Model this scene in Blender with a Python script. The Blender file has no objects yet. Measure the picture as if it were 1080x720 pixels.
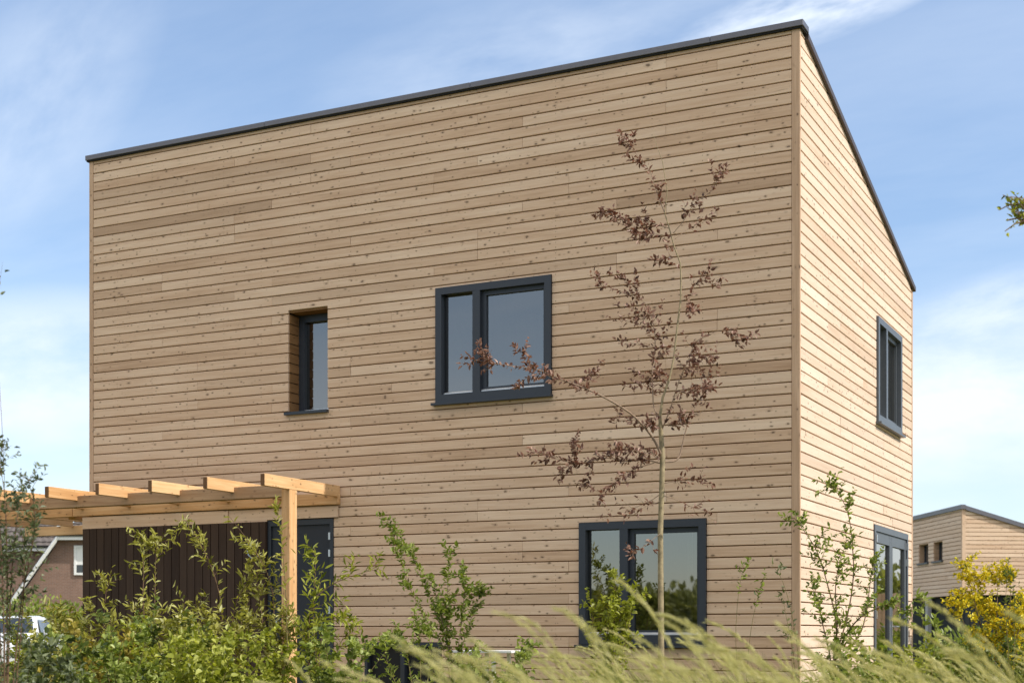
import bpy, math, random
from mathutils import Vector, Matrix
R_ = random.Random(7)
scene = bpy.context.scene
COL = scene.collection
PI = math.pi

# ------------------------------------------------------------------ camera frame (used only to lay the site out)
FPX, CX, YH = 1527.0, 540.0, 668.0
A = math.atan(755.0 / 1527.0)
FW = (-math.sin(A), math.cos(A)); RT = (math.cos(A), math.sin(A))
CAM = (4.145, -15.398, 1.0)
def P(px, py, t):
    u = (px - CX) / FPX
    return Vector((CAM[0] + t * (FW[0] + u * RT[0]), CAM[1] + t * (FW[1] + u * RT[1]), CAM[2] + (YH - py) * t / FPX))
def G(px, t, z=0.0):
    v = P(px, YH, t); v.z = z; return v

# ------------------------------------------------------------------ helpers
class MB:
    def __init__(s): s.v = []; s.f = []; s.c = []; s.m = []; s.mi = 0
    def add(s, vs, fs, c=None):
        o = len(s.v); s.v += [tuple(p) for p in vs]
        s.f += [tuple(i + o for i in f) for f in fs]; s.m += [s.mi] * len(fs)
        s.c += [c or (0.5, 0.5, 0.5)] * len(vs)
    def box(s, x0, x1, y0, y1, z0, z1, c=None, bev=0.0):
        if bev <= 0:
            vs = [(x, y, z) for z in (z0, z1) for y in (y0, y1) for x in (x0, x1)]
            s.add(vs, [(0, 2, 3, 1), (4, 5, 7, 6), (0, 1, 5, 4), (2, 6, 7, 3), (0, 4, 6, 2), (1, 3, 7, 5)], c)
        else:
            b = bev; vs = []
            for (z, e) in ((z0, b), (z0 + b, 0), (z1 - b, 0), (z1, b)):
                xa, xb, ya, yb = x0 + e, x1 - e, y0 + e, y1 - e
                k = b
                if e: vs += [(xa, ya, z), (xa, ya, z), (xb, ya, z), (xb, ya, z), (xb, yb, z), (xb, yb, z), (xa, yb, z), (xa, yb, z)]
                else: vs += [(xa, ya + k, z), (xa + k, ya, z), (xb - k, ya, z), (xb, ya + k, z), (xb, yb - k, z), (xb - k, yb, z), (xa + k, yb, z), (xa, yb - k, z)]
            fs = []
            for r in range(3):
                for i in range(8):
                    j = (i + 1) % 8
                    fs.append((r * 8 + i, r * 8 + j, r * 8 + 8 + j, r * 8 + 8 + i))
            fs.append((24, 26, 28, 30)); fs.append((6, 4, 2, 0))
            s.add(vs, fs, c)
    def mbox(s, mp, s0, s1, z0, z1, d0, d1, c=None):      # box through a wall mapping
        vs = [mp(a, z, d) for z in (z0, z1) for d in (d0, d1) for a in (s0, s1)]
        s.add(vs, [(0, 2, 3, 1), (4, 5, 7, 6), (0, 1, 5, 4), (2, 6, 7, 3), (0, 4, 6, 2), (1, 3, 7, 5)], c)
    def tube(s, pts, rad, n=6, c=None):
        pts = [Vector(p) for p in pts]; N = len(pts)
        if not isinstance(rad, (list, tuple)): rad = [rad] * N
        vs = []; ref = Vector((0.31, 0.87, 0.38)).normalized()
        for i, p in enumerate(pts):
            d = (pts[min(i + 1, N - 1)] - pts[max(i - 1, 0)])
            d = d.normalized() if d.length > 1e-9 else Vector((0, 0, 1))
            a = d.cross(ref); a = a.normalized() if a.length > 1e-4 else d.orthogonal().normalized()
            b = d.cross(a)
            for k in range(n):
                th = 2 * PI * k / n
                vs.append(p + (a * math.cos(th) + b * math.sin(th)) * rad[i])
        fs = [(i * n + k, i * n + (k + 1) % n, (i + 1) * n + (k + 1) % n, (i + 1) * n + k) for i in range(N - 1) for k in range(n)]
        fs.append(tuple(range(n - 1, -1, -1))); fs.append(tuple((N - 1) * n + k for k in range(n)))
        s.add(vs, fs, c)
    def leaf(s, p, d, nrm, L, W, c, fold=0.25, droop=0.1):
        d = d.normalized(); side = d.cross(nrm)
        side = side.normalized() if side.length > 1e-4 else d.orthogonal().normalized()
        up = side.cross(d).normalized()
        f = up * (W * fold)
        a = p + d * (L * 0.32); b = p + d * (L * 0.68) - up * (L * droop * .5)
        t = p + d * L - up * (L * droop)
        s.add([p, a + side * W * .5 + f, b + side * W * .42 + f, t, b - side * W * .42 + f, a - side * W * .5 + f],
              [(0, 1, 2, 3), (0, 3, 4, 5)], c)
    def build(s, name, mats, parent=None, smooth=False, world_parent=True):
        me = bpy.data.meshes.new(name)
        me.from_pydata(s.v, [], s.f); me.update()
        if not isinstance(mats, (list, tuple)): mats = [mats]
        for m in mats: me.materials.append(m)
        if len(mats) > 1: me.polygons.foreach_set('material_index', s.m)
        at = me.attributes.new('tone', 'FLOAT_COLOR', 'POINT')
        flat = []
        for c in s.c: flat += [c[0], c[1], c[2], 1.0]
        at.data.foreach_set('color', flat)
        if smooth: me.polygons.foreach_set('use_smooth', [True] * len(me.polygons))
        o = bpy.data.objects.new(name, me); COL.objects.link(o)
        if parent is not None:
            o.parent = parent
            if world_parent: o.matrix_parent_inverse = mat_world(parent).inverted()
        return o
def mat_world(o):
    m = o.matrix_basis.copy()
    if o.parent is not None: m = mat_world(o.parent) @ o.matrix_parent_inverse @ m
    return m
def tag(o, label, cat, group=None, kind=None):
    o['label'] = label; o['category'] = cat
    if group: o['group'] = group
    if kind: o['kind'] = kind
    return o
def thing(name, label, cat, loc=(0, 0, 0), rz=0.0, group=None):
    o = bpy.data.objects.new(name, None); COL.objects.link(o)
    o.location = loc; o.rotation_euler = (0, 0, rz); o.empty_display_size = 0.3
    return tag(o, label, cat, group)
def copy_tree(o, parent=None):
    c = o.copy(); COL.objects.link(c)
    if parent is not None: c.parent = parent
    for ch in list(o.children): copy_tree(ch, c)
    return c

# ------------------------------------------------------------------ materials
def new_mat(name):
    m = bpy.data.materials.new(name); m.use_nodes = True
    nt = m.node_tree; nt.nodes.clear()
    out = nt.nodes.new('ShaderNodeOutputMaterial')
    return m, nt, out
def N(nt, t, **kw):
    n = nt.nodes.new(t)
    for k, v in kw.items():
        if k in n.inputs.keys() if isinstance(k, str) else False: n.inputs[k].default_value = v
        else: setattr(n, k, v)
    return n
def math_n(nt, op, a, b=None, clamp=False):
    n = nt.nodes.new('ShaderNodeMath'); n.operation = op; n.use_clamp = clamp
    for i, v in enumerate((a, b)):
        if v is None: continue
        if isinstance(v, (int, float)): n.inputs[i].default_value = v
        else: nt.links.new(v, n.inputs[i])
    return n.outputs[0]
def mix_c(nt, fac, a, b, mode='MIX'):
    n = nt.nodes.new('ShaderNodeMix'); n.data_type = 'RGBA'; n.blend_type = mode
    for s, v in ((n.inputs[0], fac), (n.inputs[6], a), (n.inputs[7], b)):
        if isinstance(v, (int, float)): s.default_value = v
        elif isinstance(v, tuple): s.default_value = v + (1,) if len(v) == 3 else v
        else: nt.links.new(v, s)
    return n.outputs[2]
def ramp(nt, fac, stops, interp='LINEAR'):
    n = nt.nodes.new('ShaderNodeValToRGB'); n.color_ramp.interpolation = interp
    el = n.color_ramp.elements
    while len(el) < len(stops): el.new(0.5)
    for e, (p, c) in zip(el, stops):
        e.position = p
        e.color = (c, c, c, 1) if isinstance(c, (int, float)) else tuple(c) + (1,)
    nt.links.new(fac, n.inputs[0]); return n.outputs[0]
def vec_math(nt, op, a, b):
    n = nt.nodes.new('ShaderNodeVectorMath'); n.operation = op
    for i, v in enumerate((a, b)):
        if isinstance(v, tuple): n.inputs[i].default_value = v
        else: nt.links.new(v, n.inputs[i])
    return n.outputs[0]
def noise(nt, vec, scale, detail=4, rough=0.55):
    n = nt.nodes.new('ShaderNodeTexNoise'); n.inputs['Scale'].default_value = scale
    n.inputs['Detail'].default_value = detail; n.inputs['Roughness'].default_value = rough
    nt.links.new(vec, n.inputs['Vector']); return n.outputs[0]
def bsdf(nt, out, col, rough=0.6, spec=0.4, metal=0.0, bump=None, bstr=0.3, bdist=0.005):
    b = nt.nodes.new('ShaderNodeBsdfPrincipled')
    for s, v in (('Base Color', col), ('Roughness', rough), ('Specular IOR Level', spec), ('Metallic', metal)):
        if isinstance(v, (int, float)): b.inputs[s].default_value = v
        elif isinstance(v, tuple): b.inputs[s].default_value = v + (1,)
        else: nt.links.new(v, b.inputs[s])
    if bump is not None:
        bn = nt.nodes.new('ShaderNodeBump'); bn.inputs['Strength'].default_value = bstr; bn.inputs['Distance'].default_value = bdist
        nt.links.new(bump, bn.inputs['Height']); nt.links.new(bn.outputs[0], b.inputs['Normal'])
    nt.links.new(b.outputs[0], out.inputs[0]); return b
def coords(nt): return nt.nodes.new('ShaderNodeTexCoord').outputs['Object']
def tone_attr(nt):
    a = nt.nodes.new('ShaderNodeAttribute'); a.attribute_name = 'tone'
    sp = nt.nodes.new('ShaderNodeSeparateColor'); nt.links.new(a.outputs['Color'], sp.inputs[0])
    return sp.outputs[0], sp.outputs[1], sp.outputs[2]

def wood_mat(name, along, dark, mid, light, knots=True, grain=0.5, rough=0.75, nails=False):
    """planks: `along` is the axis the grain runs along (0 x, 1 y, 2 z); tone.r = plank tone, tone.g = random offset"""
    m, nt, out = new_mat(name)
    co = coords(nt); tr, tg, tb = tone_attr(nt)
    cmb = nt.nodes.new('ShaderNodeCombineXYZ')
    for i in range(3):
        nt.links.new(math_n(nt, 'MULTIPLY', tg, (37.0, 53.0, 71.0)[i]), cmb.inputs[i])
    v = vec_math(nt, 'ADD', co, cmb.outputs[0])
    sc = [1.0, 1.0, 1.0]
    sg = [26.0, 26.0, 26.0]; sg[along] = 1.3
    g1 = noise(nt, vec_math(nt, 'MULTIPLY', v, tuple(sg)), 1.0, 5, 0.6)
    sf = [160.0, 160.0, 160.0]; sf[along] = 3.5
    g2 = noise(nt, vec_math(nt, 'MULTIPLY', v, tuple(sf)), 1.0, 3, 0.6)
    sb = [3.0, 3.0, 3.0]; sb[along] = .55
    g3 = noise(nt, vec_math(nt, 'MULTIPLY', v, tuple(sb)), 1.0, 3, 0.5)
    fac = math_n(nt, 'ADD', math_n(nt, 'MULTIPLY', tr, 0.62), math_n(nt, 'MULTIPLY', g1, grain))
    fac = math_n(nt, 'ADD', fac, math_n(nt, 'MULTIPLY', math_n(nt, 'SUBTRACT', g3, 0.5), 0.5))
    fac = math_n(nt, 'ADD', fac, math_n(nt, 'MULTIPLY', math_n(nt, 'SUBTRACT', g2, 0.5), 0.35), True)
    col = ramp(nt, fac, [(0.12, dark), (0.5, mid), (0.88, light)])
    if knots:
        for (su, sv, rmax, thr, seed) in ((6.0, 12.5, 0.19, 0.20, 0.0), (11.0, 21.0, 0.24, 0.27, 5.3), (17.0, 26.0, 0.25, 0.22, 9.1)):
            sk = [sv, sv, sv]; sk[along] = su
            vk = vec_math(nt, 'ADD', vec_math(nt, 'MULTIPLY', v, tuple(sk)), (seed, seed * 1.7, seed * .6))
            # flatten the axis across the plank thickness
            fl = [1.0, 1.0, 1.0]
            if along == 0: fl[1] = 0.02
            elif along == 1: fl[0] = 0.02
            vk = vec_math(nt, 'MULTIPLY', vk, tuple(fl))
            nz = nt.nodes.new('ShaderNodeTexNoise'); nz.inputs['Scale'].default_value = 3.0; nz.inputs['Detail'].default_value = 2
            nt.links.new(vk, nz.inputs['Vector'])
            vk = vec_math(nt, 'ADD', vk, vec_math(nt, 'MULTIPLY', vec_math(nt, 'SUBTRACT', nz.outputs['Color'], (.5, .5, .5)), (.28, .28, .28)))
            vo = nt.nodes.new('ShaderNodeTexVoronoi'); vo.voronoi_dimensions = '3D'; vo.inputs['Scale'].default_value = 1.0
            nt.links.new(vk, vo.inputs['Vector'])
            sp = nt.nodes.new('ShaderNodeSeparateColor'); nt.links.new(vo.outputs['Color'], sp.inputs[0])
            rad = math_n(nt, 'MULTIPLY', math_n(nt, 'SUBTRACT', sp.outputs[0], 1.0 - thr), rmax / thr)
            core = math_n(nt, 'MULTIPLY', math_n(nt, 'SUBTRACT', rad, vo.outputs['Distance']), 22.0, True)
            halo = math_n(nt, 'MULTIPLY', math_n(nt, 'SUBTRACT', math_n(nt, 'MULTIPLY', rad, 2.1), vo.outputs['Distance']), 5.0, True)
            col = mix_c(nt, math_n(nt, 'MULTIPLY', halo, 0.30), col, tuple(x * .55 for x in dark))
            col = mix_c(nt, math_n(nt, 'MULTIPLY', core, 0.66), col, (0.045, 0.024, 0.013))
        if nails:
            spx = nt.nodes.new('ShaderNodeSeparateXYZ'); nt.links.new(co, spx.inputs[0])
            fu = math_n(nt, 'FRACT', math_n(nt, 'MULTIPLY', math_n(nt, 'ADD', spx.outputs[along], 20.0), 1 / .6))
            du = math_n(nt, 'MULTIPLY', math_n(nt, 'ABSOLUTE', math_n(nt, 'SUBTRACT', fu, .5)), .6)
            fz = math_n(nt, 'MULTIPLY', math_n(nt, 'FRACT', math_n(nt, 'MULTIPLY', math_n(nt, 'SUBTRACT', spx.outputs[2], 7.367 - 80 * .12537), 1 / .12537)), .12537)
            dz = math_n(nt, 'ABSOLUTE', math_n(nt, 'SUBTRACT', math_n(nt, 'ABSOLUTE', math_n(nt, 'SUBTRACT', fz, .056)), .030))
            rr_ = math_n(nt, 'SQRT', math_n(nt, 'ADD', math_n(nt, 'MULTIPLY', du, du), math_n(nt, 'MULTIPLY', dz, dz)))
            col = mix_c(nt, math_n(nt, 'MULTIPLY', math_n(nt, 'MULTIPLY', math_n(nt, 'SUBTRACT', .0075, rr_), 400.0, True), math_n(nt, 'MULTIPLY', math_n(nt, 'SUBTRACT', noise(nt, vec_math(nt, 'MULTIPLY', co, (2.3, 2.3, 9.0)), 1.0, 2), .42), 4.0, True)), col, tuple(x * .45 for x in dark))
        # short dark cracks / resin streaks
        sc_ = [60.0, 60.0, 60.0]; sc_[along] = 2.6
        cr = noise(nt, vec_math(nt, 'MULTIPLY', v, tuple(sc_)), 1.0, 2, 0.5)
        crm = math_n(nt, 'MULTIPLY', math_n(nt, 'SUBTRACT', cr, 0.70), 9.0, True)
        col = mix_c(nt, math_n(nt, 'MULTIPLY', crm, 0.55), col, tuple(x * .35 for x in dark))
        # weathering: large grey-brown patches over the facade
        w = noise(nt, vec_math(nt, 'MULTIPLY', co, (.35, .35, 1.6)), 1.0, 6, 0.68)
        wm = math_n(nt, 'MULTIPLY', math_n(nt, 'SUBTRACT', w, 0.48), 2.2, True)
        col = mix_c(nt, math_n(nt, 'MULTIPLY', wm, 0.42), col, tuple(a * b for a, b in zip(mid, (.72, .70, .72))))
        # damp darkening on some boards (tone.b)
        col = mix_c(nt, math_n(nt, 'MULTIPLY', math_n(nt, 'SUBTRACT', tb, 0.86), 3.2, True), col, tuple(a * .66 for a in mid), 'MIX')
    bsdf(nt, out, col, rough, 0.22, bump=math_n(nt, 'ADD', g2, g1), bstr=0.35, bdist=0.002)
    return m

def flat_mat(name, col, rough=0.5, spec=0.4, metal=0.0, var=0.12, scale=6.0, bstr=0.1):
    m, nt, out = new_mat(name)
    co = coords(nt)
    n1 = noise(nt, co, scale, 5, 0.6); n2 = noise(nt, co, scale * 9, 3, 0.6)
    f = math_n(nt, 'ADD', math_n(nt, 'MULTIPLY', n1, .6), math_n(nt, 'MULTIPLY', n2, .4))
    c = ramp(nt, f, [(0.3, tuple(x * (1 - var) for x in col)), (0.7, tuple(min(1, x * (1 + var)) for x in col))])
    r = math_n(nt, 'ADD', math_n(nt, 'MULTIPLY', n1, 0.2), rough - 0.1)
    bsdf(nt, out, c, r, spec, metal, bump=n2, bstr=bstr, bdist=0.002)
    return m

def leaf_mat(name, stops, trans=0.35, rough=0.45, spec=0.35, tint=(1.25, 1.25, 0.5)):
    m, nt, out = new_mat(name)
    tr, tg, tb = tone_attr(nt)
    col = ramp(nt, tr, stops)
    b = nt.nodes.new('ShaderNodeBsdfPrincipled')
    nt.links.new(col, b.inputs['Base Color']); b.inputs['Roughness'].default_value = rough; b.inputs['Specular IOR Level'].default_value = spec
    t = nt.nodes.new('ShaderNodeBsdfTranslucent')
    nt.links.new(mix_c(nt, 1.0, col, tint, 'MULTIPLY'), t.inputs[0])
    mx = nt.nodes.new('ShaderNodeMixShader'); mx.inputs[0].default_value = trans
    nt.links.new(b.outputs[0], mx.inputs[1]); nt.links.new(t.outputs[0], mx.inputs[2]); nt.links.new(mx.outputs[0], out.inputs[0])
    return m

M = {}
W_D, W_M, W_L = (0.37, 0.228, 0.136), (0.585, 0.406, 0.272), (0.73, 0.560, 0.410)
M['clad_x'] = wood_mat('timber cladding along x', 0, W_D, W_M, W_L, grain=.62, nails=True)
M['clad_y'] = wood_mat('timber cladding along y', 1, (.47, .325, .205), (.665, .495, .362), (.76, .605, .475), grain=.55, nails=True)  # same timber made lighter, sunlight of the right wall put into the colour
M['board_z'] = wood_mat('timber corner board', 2, W_D, W_M, W_L)
O_D, O_M, O_L = (0.30, 0.14, 0.055), (0.54, 0.295, 0.125), (0.74, 0.49, 0.26)
M['fresh_x'] = wood_mat('fresh larch beam', 0, O_D, O_M, O_L, knots=True, grain=.8)
M['beam_x'] = wood_mat('weathered larch beam', 0, (0.17, 0.095, 0.05), (0.32, 0.19, 0.105), (0.47, 0.31, 0.185), knots=True, grain=.9)
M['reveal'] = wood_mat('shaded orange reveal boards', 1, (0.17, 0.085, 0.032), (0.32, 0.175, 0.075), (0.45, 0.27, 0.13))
M['end_grain'] = flat_mat('brown end grain', (0.16, 0.085, 0.042), 0.85, 0.2, var=.3, scale=30)
M['fresh_y'] = wood_mat('fresh larch rafter', 1, O_D, O_M, O_L, knots=True, grain=.8)
M['fresh_z'] = wood_mat('fresh larch post', 2, O_D, O_M, O_L, knots=True, grain=.8)
M['void'] = flat_mat('dark board backing', (0.27, 0.125, 0.052), 0.9, 0.1)
M['dark_slat'] = wood_mat('dark stained slats', 2, (0.024, 0.014, 0.010), (0.048, 0.029, 0.020), (0.072, 0.045, 0.031), knots=False)
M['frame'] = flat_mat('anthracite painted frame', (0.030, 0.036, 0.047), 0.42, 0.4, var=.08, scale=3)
M['frame_sun'] = flat_mat('sun lightened anthracite frame', (0.085, 0.095, 0.108), 0.42, 0.4, var=.08, scale=3)  # anthracite frame made lighter, sunlight on this side put into the colour
M['door'] = flat_mat('anthracite door leaf', (0.022, 0.026, 0.035), 0.5, 0.35, var=.1, scale=2)
M['alu'] = flat_mat('pale aluminium rail', (0.62, 0.64, 0.66), 0.35, 0.5, 0.6, var=.06)
M['steel'] = flat_mat('brushed steel', (0.55, 0.55, 0.55), 0.3, 0.5, 0.9, var=.08)
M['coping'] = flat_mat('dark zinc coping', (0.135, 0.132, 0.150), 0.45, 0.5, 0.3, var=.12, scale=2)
M['coping_side'] = flat_mat('dark brown coping', (0.075, 0.058, 0.055), 0.5, 0.4, 0.2, var=.12, scale=2)  # browner and darker than the front coping
M['plaster'] = flat_mat('interior plaster', (0.42, 0.41, 0.38), 0.9, 0.2)
M['reflection_strip'] = flat_mat('white curtain', (0.72, 0.72, 0.70), 0.9, 0.2)
M['roofing'] = flat_mat('roofing felt', (0.06, 0.06, 0.065), 0.85, 0.2)
M['white'] = flat_mat('white paint', (0.76, 0.76, 0.74), 0.5, 0.4, var=.05)
M['rubber_shadow'] = flat_mat('black rubber', (0.02, 0.02, 0.02), 0.8, 0.2)
M['black_timber'] = flat_mat('blackened base cladding', (0.014, 0.017, 0.016), 0.75, 0.25, var=.25)
M['grey_post'] = flat_mat('weathered grey post', (0.36, 0.36, 0.36), 0.7, 0.3)
M['cable'] = flat_mat('pale blue cable', (0.36, 0.43, 0.50), 0.5, 0.4)

def glass_mat(name, refl, tint):
    m, nt, out = new_mat(name)
    lw = nt.nodes.new('ShaderNodeFresnel'); lw.inputs['IOR'].default_value = 1.5
    fac = math_n(nt, 'ADD', math_n(nt, 'MULTIPLY', lw.outputs[0], 1.2), refl, True)
    co = coords(nt)
    nz = noise(nt, co, 1.1, 2, 0.4)
    bn = nt.nodes.new('ShaderNodeBump'); bn.inputs['Strength'].default_value = 0.05; bn.inputs['Distance'].default_value = 0.02
    nt.links.new(nz, bn.inputs['Height'])
    g = nt.nodes.new('ShaderNodeBsdfGlossy'); g.inputs['Roughness'].default_value = 0.015; g.inputs['Color'].default_value = (.98, .93, .86, 1)
    nt.links.new(bn.outputs[0], g.inputs['Normal'])
    t = nt.nodes.new('ShaderNodeBsdfTransparent'); t.inputs[0].default_value = tint + (1,)
    mx = nt.nodes.new('ShaderNodeMixShader')
    nt.links.new(fac, mx.inputs[0]); nt.links.new(t.outputs[0], mx.inputs[1]); nt.links.new(g.outputs[0], mx.inputs[2])
    nt.links.new(mx.outputs[0], out.inputs[0]); return m
M['glass'] = glass_mat('coated window glass', 0.20, (0.30, 0.31, 0.30))

def brick_mat():
    m, nt, out = new_mat('red brown brickwork')
    co = nt.nodes.new('ShaderNodeTexCoord').outputs['Object']
    sp = nt.nodes.new('ShaderNodeSeparateXYZ'); nt.links.new(co, sp.inputs[0])
    cb = nt.nodes.new('ShaderNodeCombineXYZ')
    nt.links.new(math_n(nt, 'ADD', sp.outputs[0], sp.outputs[1]), cb.inputs[0]); nt.links.new(sp.outputs[2], cb.inputs[1])
    br = nt.nodes.new('ShaderNodeTexBrick'); br.inputs['Scale'].default_value = 1.0
    br.inputs['Brick Width'].default_value = .22; br.inputs['Row Height'].default_value = .066; br.inputs['Mortar Size'].default_value = .008
    br.inputs['Color1'].default_value = (.24, .14, .10, 1); br.inputs['Color2'].default_value = (.18, .105, .078, 1); br.inputs['Mortar'].default_value = (.26, .22, .19, 1)
    nt.links.new(cb.outputs[0], br.inputs['Vector'])
    bsdf(nt, out, mix_c(nt, .25, br.outputs[0], ramp(nt, noise(nt, co, 3, 4), [(.3, (.18, .11, .08)), (.7, (.32, .20, .15))])), .85, .2, bump=br.outputs[1], bstr=-.4, bdist=.006)
    return m
M['brick'] = brick_mat()
M['tile'] = flat_mat('grey brown roof tiles', (0.125, 0.108, 0.10), 0.75, 0.25, var=.35, scale=4)
M['car'] = flat_mat('white car paint', (0.72, 0.73, 0.75), 0.25, 0.6, var=.03)
M['car_glass'] = flat_mat('dark car glass', (0.03, 0.035, 0.04), 0.08, 0.8, var=.05)
M['dark_pane'] = flat_mat('dark basement pane', (0.012, 0.013, 0.015), 0.35, 0.3, var=.1)
M['lamp_red'] = flat_mat('red lamp lens', (0.35, 0.02, 0.02), 0.2, 0.6)
M['bark_pale'] = flat_mat('smooth pale bark', (0.27, 0.215, 0.125), 0.75, 0.25, var=.55, scale=18, bstr=.5)
M['bark_branch'] = flat_mat('thin branch bark', (0.25, 0.17, 0.115), 0.7, 0.3, var=.35, scale=20)
M['bark_dark'] = flat_mat('brown stem bark', (0.14, 0.085, 0.05), 0.8, 0.2, var=.3, scale=20)
M['stem_green'] = flat_mat('green brown stem', (0.16, 0.13, 0.05), 0.7, 0.2, var=.3, scale=20)
M['leaf_purple'] = leaf_mat('purple brown leaves', [(0, (.070, .034, .022)), (.55, (.20, .105, .068)), (1, (.42, .28, .21))], .25, .5, .35, (1.3, .8, .7))
M['leaf_willow'] = leaf_mat('willow leaves', [(0, (.09, .092, .013)), (.45, (.30, .285, .052)), (.8, (.48, .46, .13)), (1, (.62, .60, .34))], .42)
M['leaf_green'] = leaf_mat('fresh green leaves', [(0, (.050, .078, .012)), (.5, (.195, .245, .040)), (1, (.44, .49, .16))], .40)
M['leaf_lime'] = leaf_mat('lime green leaves', [(0, (.085, .11, .012)), (.5, (.27, .295, .030)), (1, (.50, .51, .12))], .42)
M['leaf_deep'] = leaf_mat('deep green leaves', [(0, (.030, .050, .010)), (.5, (.105, .14, .026)), (1, (.26, .30, .085))], .36)
M['leaf_grey'] = leaf_mat('grey green leaves', [(0, (.05, .065, .03)), (.5, (.125, .15, .07)), (1, (.30, .33, .20))], .35)
M['leaf_rust'] = leaf_mat('rusty yellow leaves', [(0, (.12, .10, .015)), (.5, (.30, .24, .04)), (1, (.46, .38, .09))], .4)
M['flower'] = leaf_mat('yellow flowers', [(0, (.52, .40, .012)), (.5, (.76, .63, .02)), (1, (.83, .75, .09))], .35, tint=(1.1, 1.0, .4))
M['grass'] = leaf_mat('tall grass blades', [(0, (.10, .13, .022)), (.45, (.30, .31, .07)), (.8, (.50, .47, .17)), (1, (.62, .56, .28))], .4, .5, .25, (1.15, 1.1, .6))
M['plume'] = leaf_mat('grass plumes', [(0, (.36, .36, .12)), (.5, (.58, .54, .24)), (1, (.76, .70, .42))], .45, .6, .2, (1.1, 1.05, .7))
M['wood_mass'] = leaf_mat('far trees', [(0, (.13, .15, .045)), (.5, (.26, .28, .09)), (1, (.42, .44, .17))], .35)

def ground_mat():
    m, nt, out = new_mat('meadow ground')
    co = coords(nt)
    a = noise(nt, co, .25, 6, .6); b = noise(nt, co, 5, 6, .65); c = noise(nt, co, 40, 3, .6)
    f = math_n(nt, 'ADD', math_n(nt, 'MULTIPLY', a, .45), math_n(nt, 'MULTIPLY', b, .55))
    col = ramp(nt, f, [(.3, (.10, .11, .028)), (.5, (.19, .18, .058)), (.7, (.28, .24, .11))])
    bsdf(nt, out, col, .95, .1, bump=math_n(nt, 'ADD', b, c), bstr=.8, bdist=.06)
    return m
M['ground'] = ground_mat()

# ------------------------------------------------------------------ ground
g = MB(); n = 40; S = 400.0
gv = [(-S + 2 * S * i / n, -S + 2 * S * j / n, 0.0) for j in range(n + 1) for i in range(n + 1)]
g.add(gv, [(j * (n + 1) + i, j * (n + 1) + i + 1, (j + 1) * (n + 1) + i + 1, (j + 1) * (n + 1) + i) for j in range(n) for i in range(n)])
o = g.build('ground', M['ground']); o['kind'] = 'structure'

# ------------------------------------------------------------------ the timber house
LX, WY = 10.0, 6.24
PITCH, Z0 = 0.12537, 7.367
ZTOP = 7.545
SLOPE = (6.035 - ZTOP) / WY
def fr(s, z, d): return (s, d, z)              # front wall, d inwards
def rt(s, z, d): return (-d, s, z)             # right wall
def lf(s, z, d): return (-LX + d, s, z)
def bk(s, z, d): return (s, WY - d, z)
house = thing('timber_house', 'tall house clad in pale horizontal timber boards with a dark sloping roof edge', 'house')

OPEN_F = {'up': (-4.50, -2.945, 3.80, 5.20), 'nar': (-6.675, -6.072, 3.835, 5.147), 'low': (-2.597, -1.05, 0.875, 2.285),
          'door': (-6.992, -5.98, -0.05, 2.463), 'vent': (-5.52, -4.42, 0.25, 0.895)}
PANEL_F = (-10.08, -6.992, -0.1, 2.613)
FASC = (-6.992, -5.90, 2.463, 2.613)
OPEN_R = {'up': (3.80, 5.36, 3.79, 5.183), 'door': (3.63, 5.83, -0.05, 2.433)}

def subtract(rects, hole):
    out = []
    hs0, hs1, hz0, hz1 = hole
    for (a, b, z0, z1) in rects:
        if hs1 <= a or hs0 >= b or hz1 <= z0 or hz0 >= z1: out.append((a, b, z0, z1)); continue
        if a < hs0: out.append((a, hs0, z0, z1))
        if b > hs1: out.append((hs1, b, z0, z1))
        m0, m1 = max(a, hs0), min(b, hs1)
        if z0 < hz0: out.append((m0, m1, z0, hz0))
        if z1 > hz1: out.append((m0, m1, hz1, z1))
    return [r for r in out if r[1] - r[0] > .012 and r[3] - r[2] > .008]

GAP = 0.0115
def board(mb, mp, poly_s, z0, z1, c, dj):
    """one plank: poly_s = (s0 at z0, s1 at z0, s1 at z1, s0 at z1); chamfered top and bottom edges"""
    a0, b0, b1, a1 = poly_s; e = min(.005, (z1 - z0) * .3)
    back = .024
    pr = [(a0, b0, z0, back), (a0, b0, z0, dj + .006), (a0, b0, z0 + e, dj), (a1, b1, z1 - e, dj), (a1, b1, z1, dj + .005), (a1, b1, z1, back)]
    vs = []
    for (a, b, z, d) in pr: vs += [mp(a, z, d), mp(b, z, d)]
    fs = [(2 * i, 2 * i + 1, 2 * i + 3, 2 * i + 2) for i in range(5)]
    fs += [tuple(range(0, 12, 2)), tuple(range(11, 0, -2))]
    mb.add(vs, fs, c)

def tone(rr, row_t):
    b = rr.random()
    return (max(0, min(1, rr.gauss(0.46, .095) + row_t)), rr.random(), b)

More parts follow.
